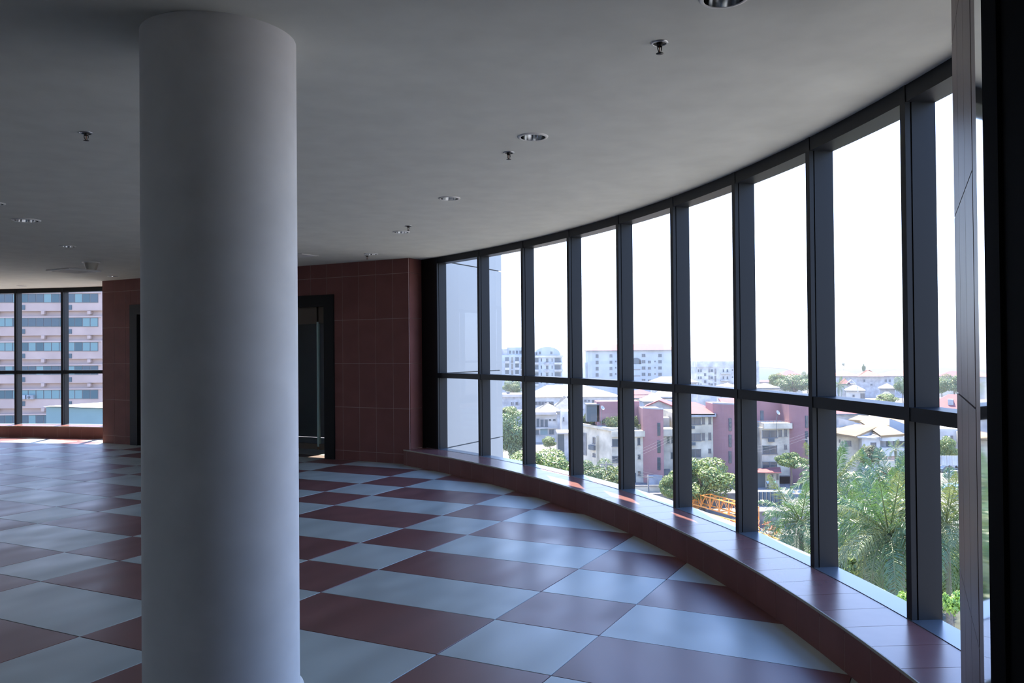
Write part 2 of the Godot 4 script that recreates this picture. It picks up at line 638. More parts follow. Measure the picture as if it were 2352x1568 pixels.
func build_walls():
	var mats := [M.wall_tile0, M.wall_tile1, M.wall_tile2]
	# far wall with two doors
	var n := Vector2(-D.y, D.x)
	if n.dot(-A) < 0.0: n = -n
	var w := structure("wall_far")
	var doors := [Rect2(1.258, -0.1, 1.94, 2.37), Rect2(3.61, -0.1, 1.94, 2.37)]
	wall_tiles(w, A, D, n, 6.27, -0.025 + 0.285, doors, mats)
	for s in [[0.0, 1.30], [3.16, 3.65], [5.51, 6.27]]:
		wall_box(w, "wall_core", A, D, n, s[0], s[1], 0.0, CEIL, -0.30, 0.0082, M.grout_pale)
	for s in [[1.30, 3.16], [3.65, 5.51]]:
		wall_box(w, "wall_core", A, D, n, s[0], s[1], 2.23, CEIL, -0.30, 0.0082, M.grout_pale)
	# its return beside the window
	var r := structure("wall_return")
	wall_tiles(r, A, -n, Vector2(-D.x, -D.y), 0.40, 0.285, [], mats, LEDGE)
	wall_box(r, "wall_core", A, D, n, 0.001, 0.25, 0.0, CEIL, -0.42, -0.301, M.grout_pale)
	var r2 := structure("wall_left_return")
	wall_box(r2, "wall_core", A, D, n, 6.02, 6.27, 0.0, CEIL, -1.7, -0.301, M.wall_tile1)
	var called := ["door_1", "door_2"]
	for k in 2:
		var s0: float = 1.258 if k == 0 else 3.61
		var dr := structure(called[k])
		wall_box(dr, "frame_post", A, D, n, s0, s0 + 0.177, 0.0, 2.27, -0.12, 0.03, M.black)
		wall_box(dr, "frame_post", A, D, n, s0 + 1.763, s0 + 1.94, 0.0, 2.27, -0.12, 0.03, M.black)
		wall_box(dr, "frame_head", A, D, n, s0 + 0.177, s0 + 1.763, 2.11, 2.27, -0.12, 0.03, M.black)
		for q in [[0.177, 0.345], [0.375, 0.97], [0.97, 1.763]]:
			var leaf := wall_box(dr, "top_panel", A, D, n, s0 + q[0], s0 + q[1] - 0.004, 1.875, 2.11, -0.09, -0.05, M.bronze)
			wall_box(leaf, "kick_rail", A, D, n, s0 + q[0], s0 + q[1] - 0.004, 0.11, 0.19, -0.09, -0.05, M.bronze)
			var st := tool()
			var p0: Vector2 = A + D * (s0 + q[0]) - n * 0.07
			var p1: Vector2 = A + D * (s0 + q[1] - 0.004) - n * 0.07
			face(st, [P(p0.x, 0.19, p0.y), P(p1.x, 0.19, p1.y), P(p1.x, 1.875, p1.y), P(p0.x, 1.875, p0.y)], P(-3, 1, 14))
			put("pane", st, M.door_pane, leaf)
		for q in [0.345, 0.362]:
			wall_box(dr, "glass_edge", A, D, n, s0 + q, s0 + q + 0.010, 0.15, 1.90, -0.085, -0.045, M.glass_edge)
	# the lobby behind the doors: with an unseen ceiling gap added to drop sun on its floor
	var v := structure("wall_lobby")
	wall_box(v, "lobby_floor", A, D, n, 0.55, 6.02, -0.35, -0.005, -2.2, -0.30, M.tile_pale0)
	for q in [[0.55, 2.25, -2.2, -0.30], [2.75, 6.02, -2.2, -0.30], [2.25, 2.75, -1.25, -0.30], [2.25, 2.75, -2.2, -1.75]]:
		wall_box(v, "lobby_ceiling", A, D, n, q[0], q[1], CEIL, CEIL + 0.3, q[2], q[3], M.back_wall)
	wall_box(v, "lobby_end", A, D, n, 0.55, 6.02, 0.0, CEIL, -2.4, -2.2, M.back_wall)
	wall_box(v, "lobby_side", A, D, n, 0.40, 0.55, 0.0, CEIL, -2.4, -0.42, M.back_wall)
	wall_box(v, "lobby_side", A, D, n, 6.02, 6.17, 0.0, CEIL, -2.4, -1.7, M.back_wall)
	# near wall beside the camera
	var e := Vector2(-E.y, E.x)
	if e.dot(-C) < 0.0: e = -e
	var len := (C.y + 4.0) / 0.9063
	var w2 := structure("wall_right")
	wall_tiles(w2, C, E, e, 0.855, 0.285, [], [M.near_tile])
	wall_box(w2, "wall_core", C, E, e, 0.0, 0.86, -0.0, CEIL, -0.30, -0.001, M.grout)
	wall_box(w2, "wall_core", C, E, e, 0.86, 1.58, 0.0, CEIL, -0.30, 0.009, M.near_tile)
	wall_box(w2, "wall_core", C, E, e, 1.58, 3.5, 2.4, CEIL, -0.30, 0.009, M.near_tile)
	wall_box(w2, "wall_core", C, E, e, 3.5, len, 0.0, CEIL, -0.30, 0.009, M.near_tile)
	wall_box(w2, "window_end", C, E, e, -0.04, 0.25, -0.0, CEIL, -0.85, -0.301, M.near_tile)
	var d3 := structure("door_3")
	wall_box(d3, "polished_panel", C, E, e, 1.58, 1.72, 0.0, 2.4, -0.20, 0.05, M.mirror)
	wall_box(d3, "frame_post", C, E, e, 1.72, 1.95, 0.0, 2.4, -0.20, 0.0505, M.black_matt)
	wall_box(d3, "door_leaf", C, E, e, 1.95, 3.30, 0.0, 2.4, -0.20, 0.045, M.black_matt)
	wall_box(d3, "frame_post", C, E, e, 3.30, 3.50, 0.0, 2.4, -0.20, 0.0505, M.black_matt)
	# the sides behind the camera
	var wb := structure("wall_back")
	var st2 := tool()
	for q in [[-17.3, -12.0, 0.0, CEIL], [-8.0, 2.0, 0.0, CEIL], [-12.0, -8.0, 0.0, LEDGE], [-12.0, -8.0, 2.615, CEIL]]:
		st2 = tool()
		prism(st2, [Vector2(q[0], -4.3), Vector2(q[1], -4.3), Vector2(q[1], -4.0), Vector2(q[0], -4.0)], q[2], q[3])
		put("wall_core", st2, M.back_wall, wb)
	var wl := structure("wall_left")
	st2 = tool()
	prism(st2, [Vector2(-17.3, -4.0), Vector2(-17.0, -4.0), Vector2(-17.0, 14.4), Vector2(-17.3, 14.4)], 0.0, CEIL)
	put("wall_core", st2, M.back_wall, wl)
	var wn := structure("window_3")  # unseen window, added behind the camera to brighten the column
	for k in range(-12, -7):
		st2 = tool()
		prism(st2, [Vector2(k - 0.022, -4.2), Vector2(k + 0.022, -4.2), Vector2(k + 0.022, -4.08), Vector2(k - 0.022, -4.08)], LEDGE, 2.615)
		put("mullion", st2, M.frame, wn)
	for k in range(-12, -8):
		st2 = tool()
		face(st2, [P(k, LEDGE, -4.2), P(k + 1, LEDGE, -4.2), P(k + 1, 2.615, -4.2), P(k, 2.615, -4.2)], P(-8, 1, 5))
		put("pane", st2, M.pane, wn)
	# the white clad tower outside, at the far end of the window
	var tw := structure("wall_tower")
	var g0 := Vector2(-1.05, 11.5)
	var gd := Vector2(0.450, 0.893)
	var gn := Vector2(0.893, -0.450)
	for y in [[-27.0, -2.0], [-1.985, 0.12], [0.135, 1.16], [1.175, 2.71], [2.725, 9.0]]:
		wall_box(tw, "cladding_panel", g0, gd, gn, 0.0, 1.98, y[0], y[1], -0.03, 0.0, M.white_panel)
	wall_box(tw, "tower_core", g0, gd, gn, 0.0, 1.95, -27.0, 9.0, -0.3, -0.031, M.grey_roof)

# ------------------------------------------------------------------ column
func build_column():
	var c := structure("column_1", P(-1.132, 0, 3.291))
	var st := tool(true)
	lathe(st, Vector3.ZERO, [[0.289, 0.16], [0.289, CEIL]], 72)
	put("shaft", st, M.plaster, c)
	st = tool(true)
	lathe(st, Vector3.ZERO, [[0.308, 0.0], [0.308, 0.145], [0.304, 0.158], [0.296, 0.166], [0.2885, 0.17]], 72)
	put("base_ring", st, M.white_paint, c)

# ------------------------------------------------------------------ ceiling things
func build_ceiling_things():
	var words := ["recessed chrome downlight closest to the black door and marble wall end", "recessed chrome downlight beside a sprinkler in the row along the curved window", "recessed chrome downlight alone in the row along the curved window", "recessed downlight just beyond a sprinkler, over the floor before the red wall", "recessed downlight close before the red tiled wall and its sprinkler", "wide recessed downlight in the open middle of the ceiling between column and far window", "recessed downlight in the middle of the ceiling next to a white panel", "small recessed downlight between the white column and the louvred grille", "small recessed downlight just before the red wall, beyond the smoke detector", "recessed downlight above the far window with the office tower view"]
	var spots := downlight_spots()
	var proto: Array = []
	for i in spots.size():
		var o := thing("downlight", words[i], "downlight", spots[i], "recessed ceiling downlights")
		if proto.is_empty():
			var st := tool(true)
			lathe(st, Vector3.ZERO, [[0.0715, 0.004], [0.070, -0.006], [0.074, -0.008], [0.086, -0.005], [0.088, 0.0]], 40)
			proto.append([ "trim_ring", commit(st), M.white_paint])
			st = tool(true)
			lathe(st, Vector3.ZERO, [[0.070, -0.006], [0.069, 0.02], [0.064, 0.06], [0.054, 0.10], [0.036, 0.135], [0.0, 0.145]], 40, true)
			proto.append(["reflector", commit(st), M.chrome])
			st = tool(true)
			for x in [-0.018, 0.018]:
				tube(st, [Vector3(x, 0.14, 0), Vector3(x, 0.06, 0), Vector3(x, 0.045, 0)], [0.011, 0.011, 0.005], 12)
			proto.append(["lamp_tube", commit(st), M.bulb])
		for p in proto: put_mesh(p[0], p[1], p[2], o)
		o.rotation.y = 0.5
		if i == 5: o.scale = Vector3.ONE * 1.36
	var sw := ["dark pendent sprinkler closest to the black door and marble wall end", "dark pendent sprinkler with a downlight right next to it, mid ceiling", "small dark sprinkler just before the fourth downlight of the window row", "small dark sprinkler close before the red tiled wall", "dark pendent sprinkler alone beside the white column, away from the downlights"]
	var sp := [[0.6, 3.36], [-0.01, 5.2], [-1.0, 8.22], [-1.83, 10.72], [-2.34, 4.65]]
	var sproto: Array = []
	for i in sp.size():
		var o := thing("sprinkler", sw[i], "sprinkler", P(sp[i][0], CEIL, sp[i][1]), "ceiling sprinklers")
		if sproto.is_empty():
			var st := tool(true)
			lathe(st, Vector3.ZERO, [[0.0, -0.003], [0.024, -0.003], [0.026, -0.004]], 24, true)
			sproto.append(["cup", commit(st), M.black])
			st = tool(true)
			lathe(st, Vector3.ZERO, [[0.026, -0.002], [0.027, -0.006], [0.034, -0.003], [0.035, 0.0]], 28)
			sproto.append(["escutcheon", commit(st), M.steel])
			st = tool(true)
			lathe(st, Vector3.ZERO, [[0.010, -0.016], [0.012, -0.013], [0.012, 0.0]], 12)
			for s in [-1, 1]:
				tube(st, [Vector3(s * 0.010, -0.014, 0), Vector3(s * 0.0105, -0.026, 0), Vector3(s * 0.004, -0.040, 0), Vector3(0, -0.043, 0)], [0.0022], 6)
			sproto.append(["frame_arm", commit(st), M.dark_metal])
			st = tool(true)
			tube(st, [Vector3(0, -0.015, 0), Vector3(0, -0.038, 0)], [0.0022], 8)
			sproto.append(["heat_bulb", commit(st), M.rust])
			st = tool(true)
			lathe(st, Vector3.ZERO, [[0.0, -0.046], [0.015, -0.0445], [0.015, -0.043], [0.0, -0.043]], 20)
			sproto.append(["deflector", commit(st), M.dark_metal])
		for p in sproto: put_mesh(p[0], p[1], p[2], o)
		o.rotation.y = 0.6
	# flat access panels
	var b := Basis(Vector3.UP, -YAW)
	for q in [[-2.65, 10.62, "white square access panel in the ceiling before the glass door"], [-4.75, 7.30, "white square access panel in the middle of the ceiling"]]:
		var o := thing("access_panel", q[2], "access panel", P(q[0], CEIL, q[1]), "ceiling access panels")
		o.basis = b
		var st := tool()
		box(st, Vector3(0, -0.002, 0), Vector3(0.32, 0.004, 0.32))
		put("panel_frame", st, M.white_paint, o)
		st = tool()
		box(st, Vector3(0, -0.0055, 0), Vector3(0.28, 0.003, 0.28))
		put("hatch", st, M.white_paint, o)
	# louvred grille
	var g := thing("ceiling_grille", "white louvred air grille in the ceiling before the far window", "grille", P(-6.33, CEIL, 12.21))
	g.basis = b.scaled(Vector3(0.64, 1.0, 0.64))
	var fr := tool()
	for s in [-1, 1]:
		box(fr, Vector3(s * 0.365, -0.010, 0), Vector3(0.07, 0.020, 0.80))
		box(fr, Vector3(0, -0.010, s * 0.365), Vector3(0.66, 0.020, 0.07))
	put("grille_frame", fr, M.white_paint, g)
	var bk := tool()
	box(bk, Vector3(0, -0.002, 0), Vector3(0.66, 0.003, 0.66))
	put("backing", bk, M.black, g)
	var slat := tool()
	box(slat, Vector3.ZERO, Vector3(0.012, 0.022, 0.66), Basis(Vector3.BACK, 0.3))
	var sm := commit(slat)
	for k in 9:
		var s := put_mesh("slat", sm, M.white_paint, g)
		s.position = Vector3(-0.29 + 0.0725 * k, -0.015, 0)
	var dt := thing("smoke_detector", "beige conical smoke detector hanging from the ceiling by the grille", "detector", P(-5.57, CEIL, 11.19))
	var st3 := tool(true)
	lathe(st3, Vector3.ZERO, [[0.0, -0.10], [0.060, -0.10], [0.070, -0.09], [0.086, -0.02], [0.090, -0.012]], 28)
	put("body", st3, M.beige_plastic, dt)
	st3 = tool(true)
	lathe(st3, Vector3.ZERO, [[0.090, -0.012], [0.108, -0.012], [0.110, 0.0]], 28)
	put("base_plate", st3, M.white_paint, dt)

func commit(st: SurfaceTool) -> ArrayMesh:
	st.generate_normals()
	return st.commit()


# ------------------------------------------------------------------ outdoors: helpers
func part(called: String, st: SurfaceTool, m: Material, parent: Node3D) -> MeshInstance3D:
	# shapes outdoors are laid out in world places; the thing stands at its base
	var o := put(called, st, m, parent)
	if not (parent is MeshInstance3D): o.position = -parent.position
	return o

func facade(pl: float, zl: float, pr: float, zr: float) -> Dictionary:
	var a := at(pl, 800, zl)
	var b := at(pr, 800, zr)
	a.y = 0.0; b.y = 0.0
	var u := (b - a).normalized()
	var n := Vector3(-u.z, 0, u.x)
	if n.dot(-a) < 0.0: n = -n
	return {"o": a, "u": u, "n": n}

func uv(f: Dictionary, px: float, py: float) -> Vector2:
	var r := ray(px, py)
	var d := Vector3(r.x, r.y, -r.z)
	var e := Vector3(0, EYE, 0)
	var t: float = (f.o - e).dot(f.n) / d.dot(f.n)
	var h: Vector3 = e + d * t
	return Vector2((h - f.o).dot(f.u), h.y)

func fpt(f: Dictionary, u: float, v: float, w: float) -> Vector3:
	return f.o + f.u * u + Vector3.UP * v + f.n * w

func fbox(st: SurfaceTool, f: Dictionary, u0: float, u1: float, v0: float, v1: float, w0: float, w1: float):
	var c := []
	for v in [v0, v1]:
		for k in [[u0, w0], [u1, w0], [u1, w1], [u0, w1]]: c.append(fpt(f, k[0], v, k[1]))
	hexa(st, c)

func fblock(f: Dictionary, called: String, parent: Node3D, x0: float, y0: float, x1: float, y1: float, w0: float, w1: float, m: Material) -> MeshInstance3D:
	# picture rectangle on the facade, w0..w1 in front of it; y1 < 0 reaches the street
	var p := uv(f, x0, y0)
	var q := uv(f, x1, absf(y1) if y1 > 0 else y0)
	var top := (p.y + uv(f, x1, y0).y) * 0.5
	var st := tool()
	fbox(st, f, p.x, q.x, GROUND if y1 < 0 else q.y, top, w0, w1)
	return part(called, st, m, parent)

func wins(f: Dictionary, parent: Node3D, list: Array, glass: Material, w := 0.0, frame: Material = null):
	for r in list:
		var p := uv(f, r[0], r[1])
		var q := uv(f, r[2], r[3])
		var st := tool()
		var t := minf(0.10, (q.x - p.x) * 0.12)
		fbox(st, f, p.x, p.x + t, q.y, p.y, w, w + 0.10)
		fbox(st, f, q.x - t, q.x, q.y, p.y, w, w + 0.10)
		fbox(st, f, p.x, q.x, p.y - t, p.y, w, w + 0.10)
		fbox(st, f, p.x - t, q.x + t, q.y - t * 0.5, q.y + t, w, w + 0.16)
		if q.x - p.x > 1.4: fbox(st, f, (p.x + q.x) / 2 - t / 2, (p.x + q.x) / 2 + t / 2, q.y, p.y, w, w + 0.09)
		var o := part("window", st, frame if frame else M.window_frame, parent)
		st = tool()
		fbox(st, f, p.x + t, q.x - t, q.y + t, p.y - t, w, w + 0.04)
		part("pane", st, glass, o)

func slab3(st: SurfaceTool, pts: Array, thick: float):      # a sloping sheet of roof
	var mid := Vector3.ZERO
	for p in pts: mid += p
	mid = mid / pts.size() - Vector3(0, thick * 0.5, 0)
	var low := []
	for p in pts: low.append(p - Vector3(0, thick, 0))
	face(st, pts, mid)
	face(st, low, mid)
	for i in pts.size():
		var j: int = (i + 1) % pts.size()
		face(st, [pts[i], pts[j], low[j], low[i]], mid)

func hip(f: Dictionary, parent: Node3D, called: String, x0: float, x1: float, y_eave: float, rise: float, w0: float, w1: float, inset: float, m: Material):
	var p := uv(f, x0, y_eave)
	var q := uv(f, x1, y_eave)
	var v := (p.y + q.y) * 0.5
	var wm := (w0 + w1) * 0.5
	var a := fpt(f, p.x, v, w1); var b := fpt(f, q.x, v, w1)
	var c := fpt(f, q.x, v, w0); var d := fpt(f, p.x, v, w0)
	var r0 := fpt(f, p.x + inset, v + rise, wm); var r1 := fpt(f, q.x - inset, v + rise, wm)
	var mid := (a + b + c + d) * 0.25 + Vector3(0, rise * 0.2, 0)
	var st := tool()
	face(st, [a, b, r1, r0], mid)
	face(st, [b, c, r1], mid)
	face(st, [c, d, r0, r1], mid)
	face(st, [d, a, r0], mid)
	face(st, [a, b, c, d], mid)
	part(called, st, m, parent)
	st = tool()
	fbox(st, f, p.x - 0.1, q.x + 0.1, v - 0.35, v, w0 - 0.1, w1 + 0.1)
	part("eave", st, M.grey_roof, parent)

func base_of(f: Dictionary, x0: float, x1: float) -> Vector3:
	var p := uv(f, (x0 + x1) * 0.5, 850)
	var b := fpt(f, p.x, 0, -2.0)
	return Vector3(b.x, GROUND, b.z)

# ------------------------------------------------------------------ outdoors: ground
func flat(called: String, pts: Array, y: float, m: Material):
	var st := tool()
	var inside := Vector3(0, y - 5.0, -500)
	var pk := PackedVector2Array()
	for p in pts: pk.append(Vector2(p.x, p.z))
	var t := Geometry2D.triangulate_polygon(pk)
	for i in range(0, t.size(), 3):
		face(st, [Vector3(pk[t[i]].x, y, pk[t[i]].y), Vector3(pk[t[i + 1]].x, y, pk[t[i + 1]].y), Vector3(pk[t[i + 2]].x, y, pk[t[i + 2]].y)], inside)
	var o := put(called, st, m)
	o.set_meta("kind", "structure")

func picked(list: Array, y: float) -> Array:
	var r := []
	for p in list: r.append(on_level(p[0], p[1], y))
	return r

func build_landscape():
	var g := GROUND
	var haze := FogVolume.new()
	haze.name = "haze"
	haze.set_meta("kind", "stuff")
	haze.set_meta("label", "bright humid haze over the town and lagoon")
	haze.set_meta("category", "haze")
	haze.size = Vector3(12000, 90, 7900)
	haze.position = P(800, GROUND + 44.0, 4040)
	var hm := FogMaterial.new()
	hm.density = 0.00024
	hm.albedo = Color(0.97, 0.98, 1.0)
	haze.material = hm
	add_child(haze)
	flat("ground", [P(-900, g, -200), P(900, g, -200), P(2600, g, 1000), P(-1500, g, 1000)], g, M.street)
	flat("far_plain", [P(-1500, g, 1000), P(2600, g, 1000), P(9000, g, 11000), P(-7000, g, 11000)], g, M.scrub)
	flat("garden_ground", [at(1560, 800, 126) * Vector3(1, 0, 1), at(2250, 800, 126) * Vector3(1, 0, 1), at(2420, 800, 36) * Vector3(1, 0, 1), at(1560, 800, 36) * Vector3(1, 0, 1)], g + 0.1, M.soil)
	var st := tool()
	var tp := []
	for q in [[1440, 150.0], [1725, 150.0], [1725, 133.0], [1900, 133.0], [1900, 215.0], [1440, 215.0]]:
		var w := at(q[0], 800, q[1])
		tp.append(Vector2(w.x, -w.z))
	prism(st, tp, GROUND - 0.5, TERRACE)
	var terrace := put("yard_terrace", st, M.concrete)
	terrace.set_meta("kind", "structure")
	flat("lagoon", picked([[1100, 905], [1560, 895], [1760, 893], [1850, 862], [1800, 848], [1690, 841], [1560, 842], [1280, 844], [900, 846], [700, 900]], g + 0.2), g + 0.2, M.water)
	flat("sand_bank", picked([[800, 843], [1280, 842], [1560, 840], [1690, 839], [1800, 846], [1870, 866], [2500, 846], [2500, 824], [1900, 827], [1600, 827], [800, 832]], g + 0.4), g + 0.4, M.sand)
	flat("far_sand", picked([[800, 827], [1600, 822], [2500, 813], [2500, 809], [1600, 816], [800, 823]], g + 0.4), g + 0.4, M.sand)
	flat("shore_road", picked([[1880, 831], [2500, 823], [2500, 826], [1880, 834]], g + 0.7), g + 0.7, M.scrub)
	flat("embankment", picked([[1560, 833], [1700, 831], [1840, 833], [1840, 835], [1700, 834], [1560, 836]], g + 0.7), g + 0.7, M.scrub)
	flat("scrub_strip", picked([[1890, 848], [2500, 838], [2500, 858], [1890, 870]], g + 0.6), g + 0.6, M.scrub)

# ------------------------------------------------------------------ outdoors: far town
func build_far_town():
	# apartment house with a barrel roof
	var f := facade(1150, 382, 1300, 382)
	var o := thing("apartment_building", "white apartment block with an arched barrel roof and side balconies", "building", base_of(f, 1226, 1292))
	fblock(f, "wall", o, 1226, 818, 1291, -1, -14, 0, M.blue_white)
	fblock(f, "cornice", o, 1222, 816, 1294, 820, -14.5, 0.8, M.white_wall)
	var st := tool()
	var p := uv(f, 1226, 816); var q := uv(f, 1288, 816)
	var top := uv(f, 1255, 796).y
	for k in 12:
		var a0 := PI * k / 12; var a1 := PI * (k + 1) / 12
		var hw := (q.x - p.x) / 2
		var e0 := Vector2((p.x + q.x) / 2 - cos(a0) * hw, p.y + sin(a0) * (top - p.y))
		var e1 := Vector2((p.x + q.x) / 2 - cos(a1) * hw, p.y + sin(a1) * (top - p.y))
		var c := [fpt(f, e0.x, p.y, -14), fpt(f, e1.x, p.y, -14), fpt(f, e1.x, p.y, 0), fpt(f, e0.x, p.y, 0), fpt(f, e0.x, e0.y, -14), fpt(f, e1.x, e1.y, -14), fpt(f, e1.x, e1.y, 0), fpt(f, e0.x, e0.y, 0)]
		hexa(st, c)
	part("barrel_roof", st, M.blue_white, o)
	var list := [[1230, 809, 1234, 815], [1238, 807, 1242, 813], [1264, 807, 1269, 813]]
	for k in 4:
		var y := 823.0 + 16.4 * k
		list.append_array([[1242, y, 1245, y + 7], [1254, y, 1259.5, y + 8], [1267, y, 1269.5, y + 7]])
	wins(f, o, list, M.glass_blue)
	for k in 4:
		var y := 822.0 + 16.4 * k
		fblock(f, "balcony_recess", o, 1274, y, 1288, y + 10, 0.0, 0.05, M.glass_blue)
		fblock(f, "balcony", o, 1273, y + 10, 1293, y + 14, 0.0, 1.6, M.white_wall)
		fblock(f, "balcony_recess", o, 1228, y, 1237, y + 10, 0.0, 0.05, M.glass_blue)
		fblock(f, "balcony", o, 1226, y + 10, 1237, y + 14, 0.0, 1.6, M.white_wall)
		fblock(f, "planter", o, 1250, y + 10, 1262, y + 15, 0.0, 0.7, M.grey_wall)
	# its neighbour, half behind the white tower
	o = thing("apartment_building", "white apartment block with skylight roof and stacked small balconies", "building", base_of(f, 1140, 1222))
	fblock(f, "wall", o, 1128, 815, 1221, -1, -16, -2, M.blue_white)
	fblock(f, "penthouse", o, 1164, 797, 1215, 816, -12, -4, M.blue_white)
	fblock(f, "stair_head", o, 1140, 801, 1165, 816, -12, -3, M.grey_wall)
	for k in 4: fblock(f, "skylight", o, 1169 + 8 * k, 805, 1174 + 8 * k, 812, -4, -3.9, M.glass_blue)
	for k in 5:
		var y := 820.0 + 15.0 * k
		for x in [1140, 1160, 1183]:
			fblock(f, "balcony", o, x, y + 9, x + 10, y + 14, -2, -0.6, M.white_wall)
			fblock(f, "window", o, x, y, x + 9, y + 9, -2, -1.9, M.glass_blue)
		fblock(f, "window", o, 1174, y, 1179, y + 13, -2, -1.9, M.glass_dark)
		fblock(f, "window", o, 1196, y, 1201, y + 13, -2, -1.9, M.glass_dark)
	# long white block with a red roof
	f = facade(1340, 434, 1570, 434)
	o = thing("hotel_building", "long pale apartment block with a red hipped roof and a large arched window", "building", base_of(f, 1345, 1562))
	fblock(f, "wall", o, 1351, 805, 1562, -1, -16, 0, M.blue_white)
	fblock(f, "side_wing", o, 1346, 832, 1352, -1, -12, -4, M.blue_white)
	hip(f, o, "roof", 1348, 1566, 804, 3.1, -17, 1.2, 9, M.red_roof)
	list = []
	for k in 5:
		var y := 813.5 + 14.4 * k
		list.append_array([[1368, y, 1375, y + 8], [1400, y, 1406.5, y + 7], [1474, y - 1, 1482.5, y + 6], [1512, y - 1, 1520, y + 6]])
		if k > 0: list.append_array([[1412.5, y, 1416, y + 3.5], [1488, y, 1495, y + 6], [1503, y, 1506, y + 3.5]])
	wins(f, o, list, M.glass_blue)
	st = tool()
	var cc := uv(f, 1461, 829)
	for k in 8:
		var a := PI * (k + 0.5) / 8
		fbox(st, f, cc.x - cos(a) * 2.3 - 0.45, cc.x - cos(a) * 2.3 + 0.45, uv(f, 1461, 836).y, cc.y + sin(a) * 1.7, 0, 0.06)
	part("arched_window", st, M.glass_blue, o)
	for k in 3: fblock(f, "balcony_slot", o, 1452, 847.5 + 14.4 * k, 1471, 849.5 + 14.4 * k, 0, 0.05, M.glass_dark)
	# flat topped block
	f = facade(1595, 390, 1750, 390)
	o = thing("apartment_building", "pale flat topped apartment block standing before the lagoon", "building", base_of(f, 1601, 1743))
	fblock(f, "wall", o, 1601, 842, 1744, -1, -15, 0, M.white_wall)
	fblock(f, "parapet", o, 1600, 829, 1742.5, 842, -15, 0.3, M.white_wall)
	list = []
	for k in 3:
		var y := 848.0 + 16.2 * k
		for x in [1603, 1608.5]: list.append([x, y, x + 3, y + 6])
		for x in [1617, 1620]: list.append([x, y + 9, x + 2, y + 15])
		list.append_array([[1632, y, 1637.5, y + 5.5], [1660, y, 1663, y + 6], [1669, y, 1672.5, y + 6], [1681, y, 1684, y + 3], [1706, y, 1710, y + 5], [1733, y, 1737, y + 6]])
	wins(f, o, list, M.glass_blue)
	for k in 3:
		var y := 846.0 + 16.4 * k
		fblock(f, "stair_slot", o, 1627, y, 1631, y + 9, 0, 0.05, M.concrete)
		fblock(f, "stair_slot", o, 1641, y, 1645.5, y + 14, 0, 0.05, M.concrete)
		fblock(f, "balcony", o, 1655, y + 9, 1677, y + 12, 0, 1.2, M.white_wall)
	# radio mast
	var base := on_level(1336, 905, GROUND)
	var mast := thing("radio_mast", "thin lattice radio mast standing beside the red roofed block", "mast", base)
	st = tool()
	var hh := 24.0
	for k in 3:
		var a := TAU * k / 3
		tube(st, [Vector3(cos(a) * 1.1, 0, sin(a) * 1.1), Vector3(cos(a) * 0.4, hh, sin(a) * 0.4)], [0.12], 5)
		for j in 12:
			var a2 := TAU * (k + 1) / 3
			var r0 := lerpf(1.1, 0.4, j / 12.0); var r1 := lerpf(1.1, 0.4, (j + 1) / 12.0)
			tube(st, [Vector3(cos(a) * r0, hh * j / 12.0, sin(a) * r0), Vector3(cos(a2) * r1, hh * (j + 1) / 12.0, sin(a2) * r1)], [0.06], 4)
	put("lattice", st, M.grey_roof, mast)
	st = tool()
	for j in 3: box(st, Vector3(0.5, hh - 1.5 - 2.2 * j, 0.3), Vector3(0.4, 1.6, 0.4))
	put("antenna", st, M.white_wall, mast)
	# pale hall
	f = facade(1222, 300, 1440, 300)
	o = thing("hall_building", "long low white hall under a broad pale roof", "building", base_of(f, 1226, 1420))
	fblock(f, "wall", o, 1224, 912, 1418, -1, -18, 0, M.white_wall)
	st = tool()
	var v0 := uv(f, 1220, 912).y
	p = uv(f, 1214, 912); q = uv(f, 1426, 910)
	var rp := uv(f, 1258, 889); var rq := uv(f, 1370, 889)
	var r0 := fpt(f, rp.x, v0 + 3.9, -8); var r1 := fpt(f, rq.x - 4, v0 + 3.9, -8)
	var mid := fpt(f, (p.x + q.x) / 2, v0 + 0.5, -8)
	var a0 := fpt(f, p.x, v0, 0.8); var b0 := fpt(f, q.x, v0, 0.8); var c0 := fpt(f, q.x, v0, -18); var d0 := fpt(f, p.x, v0, -18)
	face(st, [a0, b0, r1, r0], mid); face(st, [b0, c0, r1], mid); face(st, [c0, d0, r0, r1], mid); face(st, [d0, a0, r0], mid); face(st, [a0, b0, c0, d0], mid)
	part("roof", st, M.pale_roof, o)
	list = []
	for k in 6: list.append([1229.0 + 7.3 * k, 922, 1235.0 + 7.3 * k, 929.5])
	list.append_array([[1342, 918, 1347, 922], [1351, 918, 1355, 922], [1359, 918, 1378, 925]])
	wins(f, o, list, M.glass_dark)
	# house with a slate roof and villa before it
	f = facade(1225, 280, 1330, 280)
	o = thing("slate_house", "low house with grey hipped slate roof in front of the pale hall", "house", base_of(f, 1230, 1320))
	fblock(f, "wall", o, 1232, 944, 1330, -1, -12, 0, M.grey_wall)
	hip(f, o, "roof", 1229, 1292, 944, 2.6, -12, 1, 5, M.grey_roof)
	hip(f, o, "roof", 1268, 1340, 940, 4.2, -14, -1, 6, M.grey_roof)
	f = facade(1185, 258, 1300, 258)
	o = thing("villa", "white two storey villa with arched windows and flat cream roof edge", "house", base_of(f, 1190, 1283))
	fblock(f, "wall", o, 1200, 951, 1280, -1, -10, 0, M.white_wall)
	fblock(f, "roof_slab", o, 1188, 945.5, 1277, 951, -10.5, 1.6, M.pale_roof)
	fblock(f, "ledge", o, 1226, 981, 1280, 983, 0, 0.9, M.white_wall)
	wins(f, o, [[1232, 961, 1239, 980], [1241, 963, 1249, 980], [1250.5, 963, 1258.5, 980], [1260.5, 962, 1266, 966], [1270, 962, 1276, 966], [1230, 987, 1238, 998], [1261, 986, 1272, 997]], M.glass_blue)
